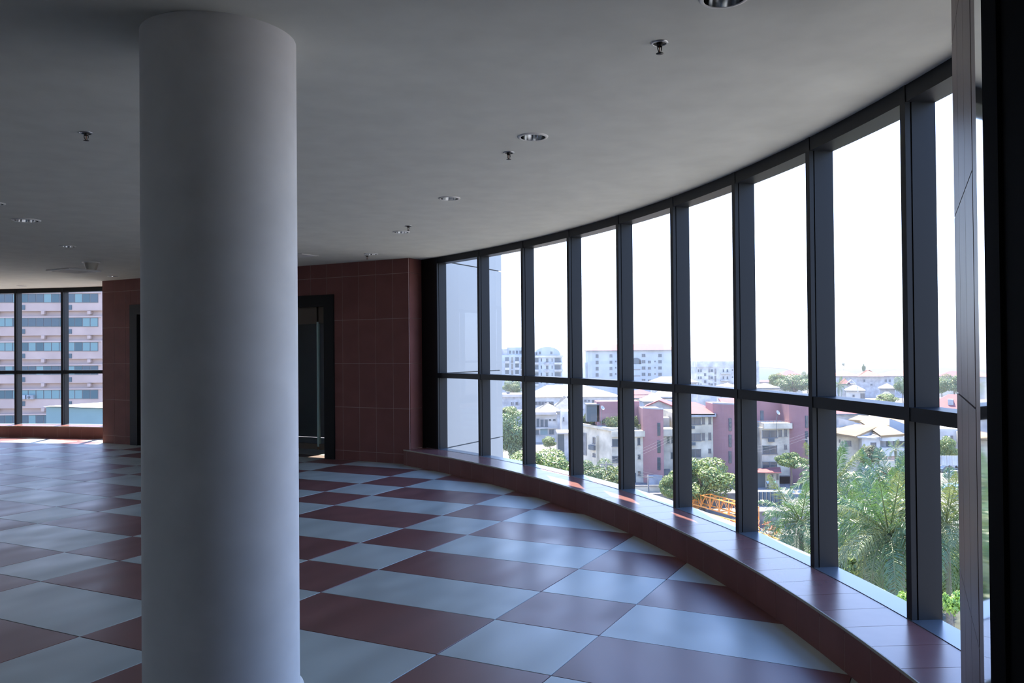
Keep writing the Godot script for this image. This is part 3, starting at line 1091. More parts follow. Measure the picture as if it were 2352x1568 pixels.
	fblock(f, "mural", o, 1241, 983, 1258, 998, 0, 0.05, M.teal_wall)
	f = facade(1285, 250, 1330, 250)
	o = thing("white_house", "plain white house wall beside the arched villa", "house", base_of(f, 1285, 1325))
	fblock(f, "wall", o, 1290, 944, 1330, -1, -9, 0, M.white_wall)
	wins(f, o, [[1287 + 6, 958, 1287 + 9, 967]], M.glass_dark)
	f = facade(1270, 215, 1330, 215)
	o = thing("garage", "low dark garage with a white roof edge below the villa", "garage", base_of(f, 1280, 1325))
	fblock(f, "wall", o, 1281, 994, 1296, -1, -7, 0, M.dark_sheet)
	fblock(f, "wall", o, 1296, 996, 1340, -1, -7, 0, M.white_wall)
	fblock(f, "roof", o, 1280, 992.5, 1340, 995.5, -7.5, 0.8, M.pale_roof)
	f = facade(1140, 300, 1215, 300)
	o = thing("grey_house", "pale grey house half hidden by the white tower and trees", "house", base_of(f, 1150, 1205))
	fblock(f, "wall", o, 1140, 911, 1208, -1, -10, 0, M.grey_wall)
	fblock(f, "roof", o, 1138, 905, 1210, 911, -10.5, 0.8, M.pale_roof)
	fblock(f, "chimney", o, 1163, 900, 1171, 912, -3, -1, M.grey_roof)
	wins(f, o, [[1174, 923, 1176, 930], [1177.5, 923, 1179.5, 930], [1184, 923, 1190, 930]], M.glass_dark)
	# red roofs behind the mauve houses
	f = facade(1440, 330, 1570, 330)
	o = thing("red_roof_house", "low house with a two tier red roof behind the mauve apartments", "house", base_of(f, 1445, 1515))
	fblock(f, "wall", o, 1440, 912, 1516, -1, -12, 0, M.cream)
	hip(f, o, "roof", 1436, 1519, 913, 2.2, -12, 1.0, 6, M.red_roof)
	hip(f, o, "upper_roof", 1440, 1512, 906, 1.8, -12, -2, 6, M.red_roof)
	f = facade(1470, 290, 1570, 290)
	o = thing("pale_house", "house with pale folded roofs just behind the gable of the mauve apartments", "house", base_of(f, 1480, 1560))
	fblock(f, "wall", o, 1478, 918, 1562, -1, -10, 0, M.grey_wall)
	hip(f, o, "roof", 1476, 1530, 921, 2.8, -8, 1, 4, M.pale_roof)
	hip(f, o, "roof", 1510, 1566, 912, 3.4, -12, -3, 4, M.pale_roof)
	f = facade(1530, 360, 1600, 360)
	o = thing("pale_gable_house", "pale house with a light roof in front of the long red roofed block", "house", base_of(f, 1535, 1580))
	fblock(f, "wall", o, 1505, 878, 1600, -1, -12, 0, M.white_wall)
	hip(f, o, "roof", 1498, 1604, 878, 2.4, -12, 1, 5, M.pale_roof)
	f = facade(1655, 330, 1760, 330)
	o = thing("cream_roof_house", "low house with a pale cream roof below the flat topped block", "house", base_of(f, 1660, 1740))
	fblock(f, "wall", o, 1660, 889, 1790, -1, -10, 0, M.white_wall)
	hip(f, o, "roof", 1656, 1700, 888, 1.4, -10, 1, 4, M.pale_roof)
	hip(f, o, "roof", 1738, 1790, 890, 1.6, -10, 1, 4, M.pale_roof)
	f = facade(1735, 450, 1880, 450)
	o = thing("pavilion", "pavilion with a pink hipped roof showing over dark trees by the lagoon", "house", base_of(f, 1795, 1850))
	fblock(f, "wall", o, 1797, 863, 1843, -1, -14, 0, M.cream)
	hip(f, o, "roof", 1792, 1846, 862.5, 2.6, -14, 1, 5.5, M.red_roof)
	o = thing("shed", "small shed with a red roof at the edge of the lagoon", "shed", base_of(f, 1745, 1775))
	fblock(f, "wall", o, 1745, 877, 1776, -1, -8, 0, M.white_wall)
	hip(f, o, "roof", 1743, 1778, 877, 0.9, -8, 1, 2, M.red_roof)
	# long orange roofed house
	f = facade(1900, 480, 2110, 470)
	o = thing("terrace_house", "long white house with orange hipped roofs before the plain", "house", base_of(f, 1920, 2100))
	fblock(f, "wall", o, 1915, 864, 2118, -1, -16, 0, M.grey_wall)
	hip(f, o, "roof", 1912, 1975, 863.5, 3.0, -16, 1, 7, M.orange_roof)
	hip(f, o, "roof", 1968, 2030, 864, 3.5, -16, 2, 8, M.orange_roof)
	hip(f, o, "roof", 2022, 2122, 863, 2.8, -16, 1, 8, M.orange_roof)
	wins(f, o, [[1937, 870, 1942, 875], [1953, 870.5, 1956, 874.5], [1983, 871, 1987, 877], [1999, 881, 2004, 885], [2032, 871, 2037, 877], [2041, 871, 2046, 877], [2084, 869, 2088, 875]], M.glass_blue)
	f = facade(1920, 345, 2100, 335)
	o = thing("cottage", "cottage with a grey hipped roof and a white chimney pipe", "house", base_of(f, 1945, 1985))
	fblock(f, "wall", o, 1944, 896, 1986, -1, -9, 0, M.white_wall)
	hip(f, o, "roof", 1940, 1988, 896, 2.0, -9, 1, 3.5, M.pale_roof)
	fblock(f, "pipe", o, 1968.5, 887, 1971.5, 899, 1.0, 1.4, M.white_wall)
	wins(f, o, [[1958, 906, 1963, 911], [1976, 903, 1987, 915]], M.glass_dark)
	o = thing("cottage", "cottage with a red roof and a white edged gable", "house", base_of(f, 1930, 1968))
	fblock(f, "wall", o, 1930, 884, 1966, -1, -16, -10, M.white_wall)
	hip(f, o, "roof", 1926, 1956, 884, 2.4, -16, -9, 2.5, M.red_roof)
	st = tool()
	for e in [[1944, 884, 1957, 873.5], [1957, 873.5, 1969, 884]]:
		var e0 := uv(f, e[0], e[1]); var e1 := uv(f, e[2], e[3])
		slab3(st, [fpt(f, e0.x, e0.y, -8.5), fpt(f, e1.x, e1.y, -8.5), fpt(f, e1.x, e1.y, -14), fpt(f, e0.x, e0.y, -14)], 0.25)
	part("gable_edge", st, M.white_wall, o)
	o = thing("cottage", "cottage with pale roof and open porch among the palms", "house", base_of(f, 2020, 2060))
	fblock(f, "wall", o, 2024, 892, 2056, -1, -10, -2, M.grey_wall)
	hip(f, o, "roof", 2020, 2060, 892, 1.8, -10, -1, 3, M.pale_roof)
	o = thing("cottage", "cottage with a steep grey roof and white edged gable end", "house", base_of(f, 2010, 2050))
	fblock(f, "wall", o, 2012, 908, 2048, -1, 2, 7, M.white_wall)
	hip(f, o, "roof", 2018, 2052, 909, 2.0, 2, 8, 2.0, M.grey_roof)
	# far right, past the last mullion
	f = facade(2140, 400, 2330, 390)
	o = thing("bungalow", "bungalow with a pink roof beyond trees at the edge of the plain", "house", base_of(f, 2160, 2210))
	fblock(f, "wall", o, 2160, 864, 2230, -1, -12, 0, M.cream)
	hip(f, o, "roof", 2150, 2236, 863.5, 2.3, -12, 1, 7, M.red_roof)
	f = facade(2140, 260, 2330, 250)
	o = thing("bungalow", "house with dull red roof planes and a grey dormer", "house", base_of(f, 2150, 2230))
	fblock(f, "wall", o, 2150, 938, 2260, -1, -14, 0, M.white_wall)
	hip(f, o, "roof", 2120, 2270, 938, 4.0, -14, 2, 7, M.red_roof)
	fblock(f, "dormer", o, 2177, 917, 2190, 930, -6, 0, M.grey_wall)
	f = facade(2140, 205, 2330, 200)
	o = thing("white_house", "white house with pale annex behind the car park trees", "house", base_of(f, 2150, 2230))
	fblock(f, "wall", o, 2140, 985, 2250, -1, -10, 0, M.white_wall)
	fblock(f, "annex", o, 2196, 990, 2260, -1, 0, 3, M.cream)
	wins(f, o, [[2170, 1000, 2176, 1010], [2183, 1000, 2189, 1010]], M.glass_dark)
	# container ship like shapes are too faint to build; the low far shore is
	for sh in [[1905, 1960, 802.5, 5500.0], [2030, 2050, 801, 5200.0], [1760, 1830, 805, 5600.0]]:
		f = facade(sh[0], sh[3], sh[1], sh[3])
		o = thing("far_shore", "faint wooded rise on the hazy far shore", "hill", base_of(f, sh[0], sh[1]), "faint rises on the far shore")
		st = tool()
		var lo := uv(f, sh[0], 805); var hi := uv(f, sh[1], 805)
		for k in 6:
			var h := 18.0 + 16.0 * sin(PI * (k + 0.5) / 6)
			fbox(st, f, lerpf(lo.x, hi.x, k / 6.0), lerpf(lo.x, hi.x, (k + 1) / 6.0), GROUND, GROUND + h, -60, 0)
		part("rise", st, M.scrub, o)

# ------------------------------------------------------------------ outdoors: mauve and cream apartments
func unit_air(f: Dictionary, o: Node3D, x0: float, y0: float, x1: float, y1: float):
	var b := fblock(f, "air_unit", o, x0, y0, x1, y1, 0.0, 0.6, M.grey_roof)
	fblock(f, "grille", b, x0 + 1, y0 + 1.5, x1 - 1, y1 - 1.5, 0.6, 0.63, M.dark_sheet)

func stair_tower(f: Dictionary, o: Node3D, x0: float, x1: float, y0: float, w: float, slits: Array):
	# a tower whose front bends round to the left
	var p := uv(f, x0, y0); var q := uv(f, x1, y0)
	var n := 8
	var st := tool(false)
	var ring := []
	for i in n + 1:
		var t := float(i) / n
		ring.append(Vector2(lerpf(p.x, q.x, t), w * sin(t * PI * 0.5)))
	var mid := fpt(f, (p.x + q.x) / 2, -10, -1)
	var roof := []
	for i in n:
		face(st, [fpt(f, ring[i].x, GROUND, ring[i].y), fpt(f, ring[i + 1].x, GROUND, ring[i + 1].y), fpt(f, ring[i + 1].x, p.y, ring[i + 1].y), fpt(f, ring[i].x, p.y, ring[i].y)], mid)
	for i in n + 1: roof.append(fpt(f, ring[i].x, p.y, ring[i].y))
	roof.append(fpt(f, q.x, p.y, -6)); roof.append(fpt(f, p.x, p.y, -6))
	face(st, roof, mid)
	face(st, [fpt(f, q.x, GROUND, w), fpt(f, q.x, GROUND, -6), fpt(f, q.x, p.y, -6), fpt(f, q.x, p.y, w)], mid)
	face(st, [fpt(f, p.x, GROUND, 0), fpt(f, p.x, GROUND, -6), fpt(f, p.x, p.y, -6), fpt(f, p.x, p.y, 0)], mid)
	part("stair_tower", st, M.mauve, o)
	st = tool()
	for i in n:
		var c := []
		for v in [p.y, p.y + 0.25]:
			c.append_array([fpt(f, ring[i].x, v, ring[i].y - 0.3), fpt(f, ring[i + 1].x, v, ring[i + 1].y - 0.3), fpt(f, ring[i + 1].x, v, ring[i + 1].y + 0.08), fpt(f, ring[i].x, v, ring[i].y + 0.08)])
		hexa(st, c)
	part("coping", st, M.grey_wall, o)
	for s in slits:
		var a := uv(f, s[0], s[1]); var b := uv(f, s[2], s[3])
		var tt := clampf((b.x - p.x) / (q.x - p.x), 0, 1)
		var ww := w * sin(tt * PI * 0.5)
		st = tool()
		fbox(st, f, a.x, b.x, b.y, a.y, ww - 0.4, ww + 0.06)
		var win := part("slit_window", st, M.glass_blue, o)
		for k in 3:
			st = tool()
			var v := lerpf(b.y, a.y, (k + 0.5) / 3.0)
			fbox(st, f, a.x + 0.05, b.x - 0.05, v - 0.35, v + 0.30, ww + 0.06, ww + 0.10 + 0.1 * (k % 2))
			part("pane", st, M.glass_dark, win)

func build_near_town():
	var f := facade(1404, 163, 1560, 163)
	var o := thing("apartment_building", "cream apartments with a mauve stair tower and a planted roof terrace", "building", base_of(f, 1404, 1500))
	fblock(f, "wall", o, 1405, 1001, 1482, -1, -12, 0, M.cream)
	fblock(f, "parapet", o, 1404, 989, 1481, 1002, -12, 0.5, M.cream)
	wins(f, o, [[1405.5, 1008, 1421, 1025.5], [1405.5, 1047, 1421, 1062.5], [1464, 1005, 1470.5, 1022], [1465, 1043.5, 1471, 1054], [1465, 1081.5, 1471, 1092]], M.glass_dark)
	fblock(f, "door", o, 1454, 1085, 1461, 1110, 0, 0.05, M.dark_sheet)
	fblock(f, "roof_room", o, 1378, 926, 1480, 992, -11, -6, M.mauve)
	stair_tower(f, o, 1476, 1517, 938, 3.0, [[1504, 968, 1510.5, 997], [1504, 1007.5, 1511, 1035.5], [1504, 1046, 1511, 1074]])
	fblock(f, "entrance", o, 1482, 1086, 1515, 1108, 2.4, 3.2, M.grey_wall)
	fblock(f, "wall", o, 1516, 1000, 1550, -1, -12, -0.5, M.cream)
	fblock(f, "parapet", o, 1516, 985, 1550, 1001, -12, 0.2, M.cream)
	wins(f, o, [[1518, 1002.5, 1523, 1018.5], [1533, 1002, 1539, 1018], [1543, 1001, 1549, 1018], [1518, 1040, 1523, 1050], [1542, 1039, 1548, 1054], [1517, 1077.5, 1522, 1088]], M.glass_dark, -0.5)
	fblock(f, "garage_door", o, 1526, 1077, 1540, 1097, -0.5, -0.44, M.grey_roof)
	fblock(f, "roof_wall", o, 1517, 964, 1549, 985, -8, -5, M.white_wall)
	# the wing turned to the left
	var g := facade(1333, 176, 1405.5, 163)
	fblock(g, "wall", o, 1328, 976, 1405.5, -1, -10, 0, M.cream)
	fblock(g, "parapet", o, 1328, 976, 1405.5, 989, -10, 0.5, M.cream)
	fblock(g, "fin_wall", o, 1373, 1001, 1376, 1120, 0, 0.5, M.cream)
	fblock(g, "recess_shade_strip", o, 1340, 994, 1348, 1046, 0, 0.12, M.concrete)  # flat grey strip, its colour stands in for a shaded recess
	wins(g, o, [[1362, 1003, 1371.5, 1020.5], [1362, 1040, 1371.5, 1051]], M.glass_dark)
	unit_air(g, o, 1357, 1022, 1369, 1034)
	# middle house with red roofs
	f = facade(1553, 163, 1700, 163)
	o = thing("apartment_building", "cream apartments with bright red pitched roofs and a mauve stair tower", "building", base_of(f, 1560, 1690))
	fblock(f, "wall", o, 1553, 951, 1638, -1, -14, 0, M.cream)
	fblock(f, "gutter", o, 1550, 949, 1642, 956, -0.4, 1.0, M.grey_wall)
	wins(f, o, [[1583, 959, 1609.5, 975.5], [1612, 958, 1618.5, 974], [1627, 957, 1633, 974], [1583, 995, 1609.5, 1012.5], [1612, 994, 1618.5, 1011], [1627, 993, 1633, 1010], [1583, 1031, 1610, 1050], [1627, 1030, 1633, 1040]], M.glass_dark)
	unit_air(f, o, 1588, 978, 1594.5, 984)
	unit_air(f, o, 1588, 1015, 1596.5, 1022)
	stair_tower(f, o, 1637, 1677.5, 927, 3.0, [[1665, 958, 1671.5, 986], [1665, 995, 1671.5, 1022.5], [1665, 1032, 1671.5, 1059]])
	fblock(f, "wall", o, 1677, 946, 1706, -1, -14, -1, M.cream)
	wins(f, o, [[1678, 954, 1682, 971], [1678, 991, 1682, 1007], [1678, 1027, 1681, 1037], [1684, 1062, 1689, 1074]], M.glass_dark, -1.0)
	fblock(f, "gutter", o, 1677, 945, 1716, 950, -1.2, 0.2, M.grey_wall)
	var st := tool()
	var e1 := at(1642, 950, 162)
	var e3 := at(1597, 923, 174)
	slab3(st, [at(1551, 950, 162), e1, e3, at(1551, 921, 174)], 0.25)
	slab3(st, [e1, at(1636, 938, 176), e3], 0.25)
	part("roof", st, M.red_roof, o)
	st = tool()
	slab3(st, [at(1672, 946, 163), at(1708, 946, 163), at(1702, 914, 176), at(1650, 914, 176)], 0.25)
	part("roof", st, M.red_roof, o)
	f = facade(1480, 181, 1560, 181)
	o = thing("gable_house", "plain grey gable wall with a red roof edge behind the mauve stair tower", "house", base_of(f, 1485, 1555))
	var inside := at(1520, 960, 186)
	st = tool()
	face(st, [at(1480, 934, 181), at(1513, 919.5, 181), at(1560, 938, 181), at(1560, 1020, 181), at(1480, 1020, 181)], inside)
	part("gable_wall", st, M.grey_wall, o)
	st = tool()
	slab3(st, [at(1513, 918.5, 180.6), at(1562, 938, 180.6), at(1566, 932, 192), at(1522, 915, 192)], 0.25)
	slab3(st, [at(1513, 918.5, 180.6), at(1478, 934, 180.6), at(1484, 929, 192), at(1522, 915, 192)], 0.25)
	part("roof", st, M.red_roof, o)
	# right house
	f = facade(1749, 160, 1870, 160)
	o = thing("apartment_building", "cream apartments with mauve tower and a railed terrace below a satellite dish", "building", base_of(f, 1750, 1850))
	fblock(f, "wall", o, 1749, 982, 1813, -1, -12, 0, M.cream)
	fblock(f, "parapet", o, 1752, 971, 1817, 983, -12, 0.8, M.cream)
	st = tool()
	var ra := uv(f, 1736, 965); var rb := uv(f, 1813, 965)
	for v in [0.0, -0.28]: fbox(st, f, ra.x, rb.x, ra.y + v - 0.05, ra.y + v, 0.5, 0.56)
	for k in 9: fbox(st, f, lerpf(ra.x, rb.x, k / 8.0) - 0.03, lerpf(ra.x, rb.x, k / 8.0) + 0.03, ra.y - 0.6, ra.y, 0.5, 0.56)
	part("railing", st, M.mauve, o)
	wins(f, o, [[1751, 988, 1785, 1005.5], [1788, 987, 1795.5, 1003], [1801, 986, 1807.5, 1002], [1751, 1023, 1785, 1042.5], [1801, 1021, 1807, 1031.5], [1751, 1060, 1785, 1076]], M.glass_dark)
	unit_air(f, o, 1764, 1006, 1777, 1014)
	fblock(f, "roof_room", o, 1733, 914, 1818, 972, -12, -5, M.mauve)
	fblock(f, "roof_door", o, 1764, 947, 1772, 971, -5, -4.9, M.grey_roof)
	stair_tower(f, o, 1812, 1850, 922, 3.0, [[1838, 952, 1844, 979], [1838, 987, 1844, 1013], [1838, 1022, 1844, 1041]])
	fblock(f, "wall", o, 1849, 981, 1885, -1, -12, -0.5, M.cream)
	fblock(f, "parapet", o, 1849, 967, 1885, 982, -12, 0.3, M.cream)
	wins(f, o, [[1859, 983, 1865, 999]], M.glass_dark, -0.5)
	g = facade(1724, 172, 1749, 160)
	fblock(g, "wall", o, 1724, 972, 1749, -1, -10, 0, M.grey_wall)
	# things on the roofs
	var tank := thing("water_tank", "dark square water tank on the planted roof", "tank", at(1362, 990, 166))
	st = tool()
	f = facade(1347, 169, 1377, 169)
	fblock(f, "tank_body", tank, 1347.5, 930, 1377, 968, -3, 0, M.dark_sheet)
	fblock(f, "tank_lid", tank, 1346, 927.5, 1378, 930, -3.3, 0.3, M.grey_roof)
	for q in [[1383, 937, 158.0, "white satellite dish on the roof beside the dark tank"], [1786, 948, 155.0, "cream satellite dish over the railed terrace"]]:
		var c := at(q[0], q[1], q[2])
		var d := thing("satellite_dish", q[3], "satellite dish", c)
		st = tool(true)
		lathe(st, Vector3.ZERO, [[0.0, 0.0], [0.3, 0.04], [0.6, 0.16], [0.8, 0.3], [0.82, 0.3], [0.62, 0.1], [0.3, -0.03], [0.0, -0.06]], 16, true)
		var dm := put("bowl", st, M.white_wall, d)
		dm.rotation = Vector3(0.9, 0, -0.6)
		dm.scale = Vector3.ONE * 0.55
		st = tool()
		tube(st, [Vector3(0, 0, 0), Vector3(-0.15, -1.6, -0.2), Vector3(-0.15, -3.2, -0.2)], [0.05], 6)
		put("stand", st, M.grey_roof, d)
		st = tool()
		tube(st, [Vector3(0, 0.1, 0), Vector3(0.28, 0.42, 0.42)], [0.03], 5)
		put("feed_arm", st, M.grey_roof, d)
	# cream roofed mansion
	var z := 165.0
	f = facade(1915, z, 2100, z)
	o = thing("mansion", "large cream mansion with broad sloping tan roofs and a glazed bay", "house", base_of(f, 1920, 2090))
	fblock(f, "wall", o, 1910, 1000, 1973, -1, -12, 0, M.cream)
	fblock(f, "wall", o, 1972, 1002, 2014, -1, -14, 1.5, M.white_wall)
	fblock(f, "wall", o, 2013, 1024, 2080, 1043, -14, 2.5, M.white_wall)
	fblock(f, "plinth", o, 2010, 1042, 2092, -1, -14, 2.0, M.pink_wall)
	fblock(f, "bay_recess", o, 2013, 1007, 2078, 1026, -14, 0.8, M.grey_wall)
	fblock(f, "bay_lintel", o, 2013, 999, 2080, 1009, -14, 2.6, M.white_wall)
	wins(f, o, [[2031, 1011, 2038.5, 1026], [2048, 1011, 2056, 1022], [2057, 1010, 2067, 1020], [2068, 1010, 2077, 1023]], M.glass_blue, 0.8)
	wins(f, o, [[1942, 1012, 1955, 1024.5], [1927, 1009, 1930, 1016]], M.glass_dark)
	wins(f, o, [[1992, 1014, 2005, 1024.5]], M.glass_dark, 1.5)
	st = tool()
	slab3(st, [at(1905, 992, z - 0.5), at(1965, 1001.5, z - 2.5), at(2021, 977, z + 6), at(1964, 974, z + 11), at(1905, 986, z + 9)], 0.4)
	part("roof", st, M.cream_roof, o)
	st = tool()
	slab3(st, [at(2023, 1000, z - 2.8), at(2078, 996, z - 2.8), at(2010, 963, z + 12), at(1974, 966, z + 14), at(2021, 977, z + 6.5)], 0.4)
	part("roof", st, M.cream_roof, o)
	st = tool()
	slab3(st, [at(1948, 963, z + 16), at(1972, 953, z + 24), at(2050, 960, z + 24), at(2043, 977, z + 14), at(1990, 966, z + 15)], 0.4)
	part("roof", st, M.cream_roof, o)
	st = tool()
	slab3(st, [at(2046, 961, z + 22), at(2110, 956, z + 22), at(2110, 986, z + 5)], 0.4)
	part("roof", st, M.cream_roof, o)
	inside = at(2010, 1010, z + 12)
	st = tool()
	face(st, [at(1965, 1001.5, z - 2.0), at(2021, 977, z + 6.2), at(2023, 1000, z + 6), at(2013, 1006, z - 2.0), at(1972, 1006, z - 2.0)], inside)
	part("gable_wall", st, M.white_wall, o)
	st = tool()
	face(st, [at(2043, 961, z + 14), at(2110, 985, z + 5), at(2110, 1050, z + 5), at(2043, 1050, z + 14)], at(2060, 1010, z + 22))
	part("side_wall", st, M.blue_white, o)
	fblock(f, "parapet", o, 1905, 958, 1927, 991, -13, -8, M.white_wall)
	st = tool()
	slab3(st, [at(1926, 960, z + 9), at(1963, 968, z + 13), at(1963, 974, z + 13), at(1926, 989, z + 9)], 0.5)
	part("parapet", st, M.white_wall, o)
	f = facade(1915, 215, 2100, 215)
	o = thing("red_roof_house", "red roof ridge of a house just behind the cream mansion", "house", base_of(f, 1920, 1990))
	fblock(f, "wall", o, 1900, 950, 1995, -1, -8, 0, M.grey_wall)
	hip(f, o, "roof", 1896, 2005, 949, 1.2, -8, 1, 4, M.red_roof)
	# garden wall, gate posts and a guard house
	f = facade(1990, 128, 2100, 128)
	o = thing("garden_wall", "pale garden wall with a dark gate before the mansion", "wall", base_of(f, 2020, 2090))
	fblock(f, "wall", o, 2022, 1058, 2055, -1, -0.3, 0, M.cream)
	fblock(f, "gate", o, 2055, 1055, 2072, -1, -0.2, 0, M.dark_sheet)
	fblock(f, "wall", o, 2072, 1054, 2100, -1, -0.3, 0, M.cream)

# ------------------------------------------------------------------ outdoors: plants
func crown_mesh(seed_: int, leaves: int, squash: float, size: float, tones: Array) -> ArrayMesh:
	var r := RandomNumberGenerator.new()
	r.seed = seed_
	var blobs := []
	for i in 22:
		var v := Vector3(r.randfn(), r.randfn() * 0.8, r.randfn()).normalized() * pow(r.randf(), 0.4) * 0.72
		v.y *= squash
		blobs.append([v, r.randf_range(0.22, 0.40)])
	var vs := PackedVector3Array(); var cs := PackedColorArray(); var ns := PackedVector3Array()
	for i in leaves:
		var b: Array = blobs[r.randi() % blobs.size()]
		var dir := Vector3(r.randfn(), r.randfn() + 0.35, r.randfn()).normalized()
		var p: Vector3 = b[0] + dir * b[1] * r.randf_range(0.75, 1.06) * Vector3(1, squash * 1.2, 1)
		var nn := (dir + Vector3(r.randfn(), r.randfn() + 0.6, r.randfn()) * 0.55).normalized()
		var t := nn.cross(Vector3(r.randfn(), r.randfn(), r.randfn()).normalized()).normalized()
		var s := nn.cross(t)
		var l := size * r.randf_range(0.6, 1.3)
		var a := p - t * l; var c := p + t * l
		var q := p + s * l * 0.45 - nn * l * 0.15; var w := p - s * l * 0.45 - nn * l * 0.15
		var col: Color = tones[r.randi() % tones.size()]
		col = col * r.randf_range(0.8, 1.15)
		for v in [a, q, c, a, c, w]:
			vs.append(v); cs.append(col); ns.append(nn)
	var arr := []
	arr.resize(Mesh.ARRAY_MAX)
	arr[Mesh.ARRAY_VERTEX] = vs
	arr[Mesh.ARRAY_NORMAL] = ns
	arr[Mesh.ARRAY_COLOR] = cs
	var am := ArrayMesh.new()
	am.add_surface_from_arrays(Mesh.PRIMITIVE_TRIANGLES, arr)
	return am

var crowns := {}

func crown(kind: String) -> ArrayMesh:
	if not crowns.has(kind):
		match kind:
			"bright": crowns[kind] = crown_mesh(11, 15000, 0.62, 0.042, [Color(0.13, 0.20, 0.05), Color(0.19, 0.25, 0.06), Color(0.09, 0.15, 0.05), Color(0.26, 0.30, 0.09)])
			"green": crowns[kind] = crown_mesh(12, 15000, 0.8, 0.040, [Color(0.10, 0.16, 0.06), Color(0.12, 0.18, 0.07), Color(0.15, 0.21, 0.08)])
			"wide": crowns[kind] = crown_mesh(13, 8000, 0.45, 0.052, [Color(0.12, 0.19, 0.05), Color(0.08, 0.14, 0.05), Color(0.18, 0.22, 0.06)])
			"shrub": crowns[kind] = crown_mesh(14, 3000, 0.7, 0.085, [Color(0.18, 0.21, 0.08), Color(0.24, 0.25, 0.11), Color(0.12, 0.17, 0.07)])
			"fresh": crowns[kind] = crown_mesh(15, 1500, 0.6, 0.12, [Color(0.20, 0.34, 0.06), Color(0.28, 0.42, 0.08), Color(0.15, 0.27, 0.05)])
			"rusty": crowns[kind] = crown_mesh(16, 10000, 0.9, 0.045, [Color(0.09, 0.13, 0.06), Color(0.07, 0.11, 0.06), Color(0.20, 0.14, 0.08), Color(0.12, 0.15, 0.07)])
	return crowns[kind]

func tree(called: String, label: String, kind: String, px: float, py: float, z: float, w: float, h: float, group := "", foot := GROUND):
	var c := at(px, py, z)
	var rx := w * z / FOCAL * 0.5
	var ry := h * z / FOCAL * 0.5
	var o := thing(called, label, "tree" if "tree" in called else "shrub", Vector3(c.x, foot, c.z), group)
	var st := tool(true)
	var hgt := c.y - foot
	var lean := rx * 0.08
	tube(st, [Vector3(0, -0.2, 0), Vector3(lean, hgt * 0.5, 0), Vector3(0, hgt + ry * 0.15, 0)], [maxf(rx * 0.075, 0.04), rx * 0.055, rx * 0.03], 8)
	for k in 4:
		var a := TAU * k / 4 + 0.4
		tube(st, [Vector3(lean, maxf(hgt - ry * 0.7, hgt * 0.4), 0), Vector3(cos(a) * rx * 0.3, hgt, sin(a) * rx * 0.3), Vector3(cos(a) * rx * 0.6, hgt + ry * 0.35, sin(a) * rx * 0.6)], [rx * 0.035, rx * 0.025, rx * 0.012], 6)
	put("trunk", st, M.bark, o)
	var f := put_mesh("foliage", crown(kind), M.leaf, o)
	f.set_meta("kind", "stuff")
	var sq: float = {"bright": 0.62, "green": 0.8, "wide": 0.45, "shrub": 0.7, "fresh": 0.6, "rusty": 0.9}[kind]
	f.position = Vector3(0, hgt, 0)
	f.basis = Basis(Vector3.UP, px * 0.37) * Basis.from_scale(Vector3(rx, ry / sq * 0.9, rx))

func frond_mesh(seed_: int, droop: float, length: float) -> Array:
	var r := RandomNumberGenerator.new()
	r.seed = seed_
	var pts := []
	var n := 14
	for i in n + 1:
		var t := float(i) / n
		pts.append(Vector3(0, length * (0.42 * t - droop * t * t), length * t * (1.0 - 0.22 * t * t)))
	var st := tool(true)
	var radii := []
	for i in n + 1: radii.append(lerpf(0.045, 0.008, float(i) / n))
	tube(st, pts, radii, 5)
	var rib := commit(st)
	st = tool()
	for i in 66:
		var t := 0.12 + 0.88 * i / 66.0
		var k := t * n
		var i0 := mini(int(k), n - 1)
		var p: Vector3 = pts[i0].lerp(pts[i0 + 1], k - i0)
		var d: Vector3 = (pts[i0 + 1] - pts[i0]).normalized()
		var l := length * 0.20 * sin(PI * clampf(0.20 + 0.76 * t, 0, 1)) + 0.10
		for s in [-1.0, 1.0]:
			var lift := r.randf_range(-0.35, 0.45)
			var out := (Vector3(s, lift, 0) * 0.8 + d * r.randf_range(0.5, 0.9)).normalized()
			var mid := p + out * l * 0.5 + Vector3(0, 0.02, 0)
			var tip := p + out * l * 0.92 + Vector3(0, -l * r.randf_range(0.20, 0.55), 0)
			var wd := (d + Vector3(0, r.randf_range(-0.6, 0.6), 0)).normalized() * 0.021
			face(st, [p - wd * 0.5, mid - wd, mid + wd, p + wd * 0.5], p - Vector3(0, 3, 0))
			face(st, [mid - wd, tip, mid + wd], p - Vector3(0, 3, 0))
	return [rib, commit(st)]

var fronds := []

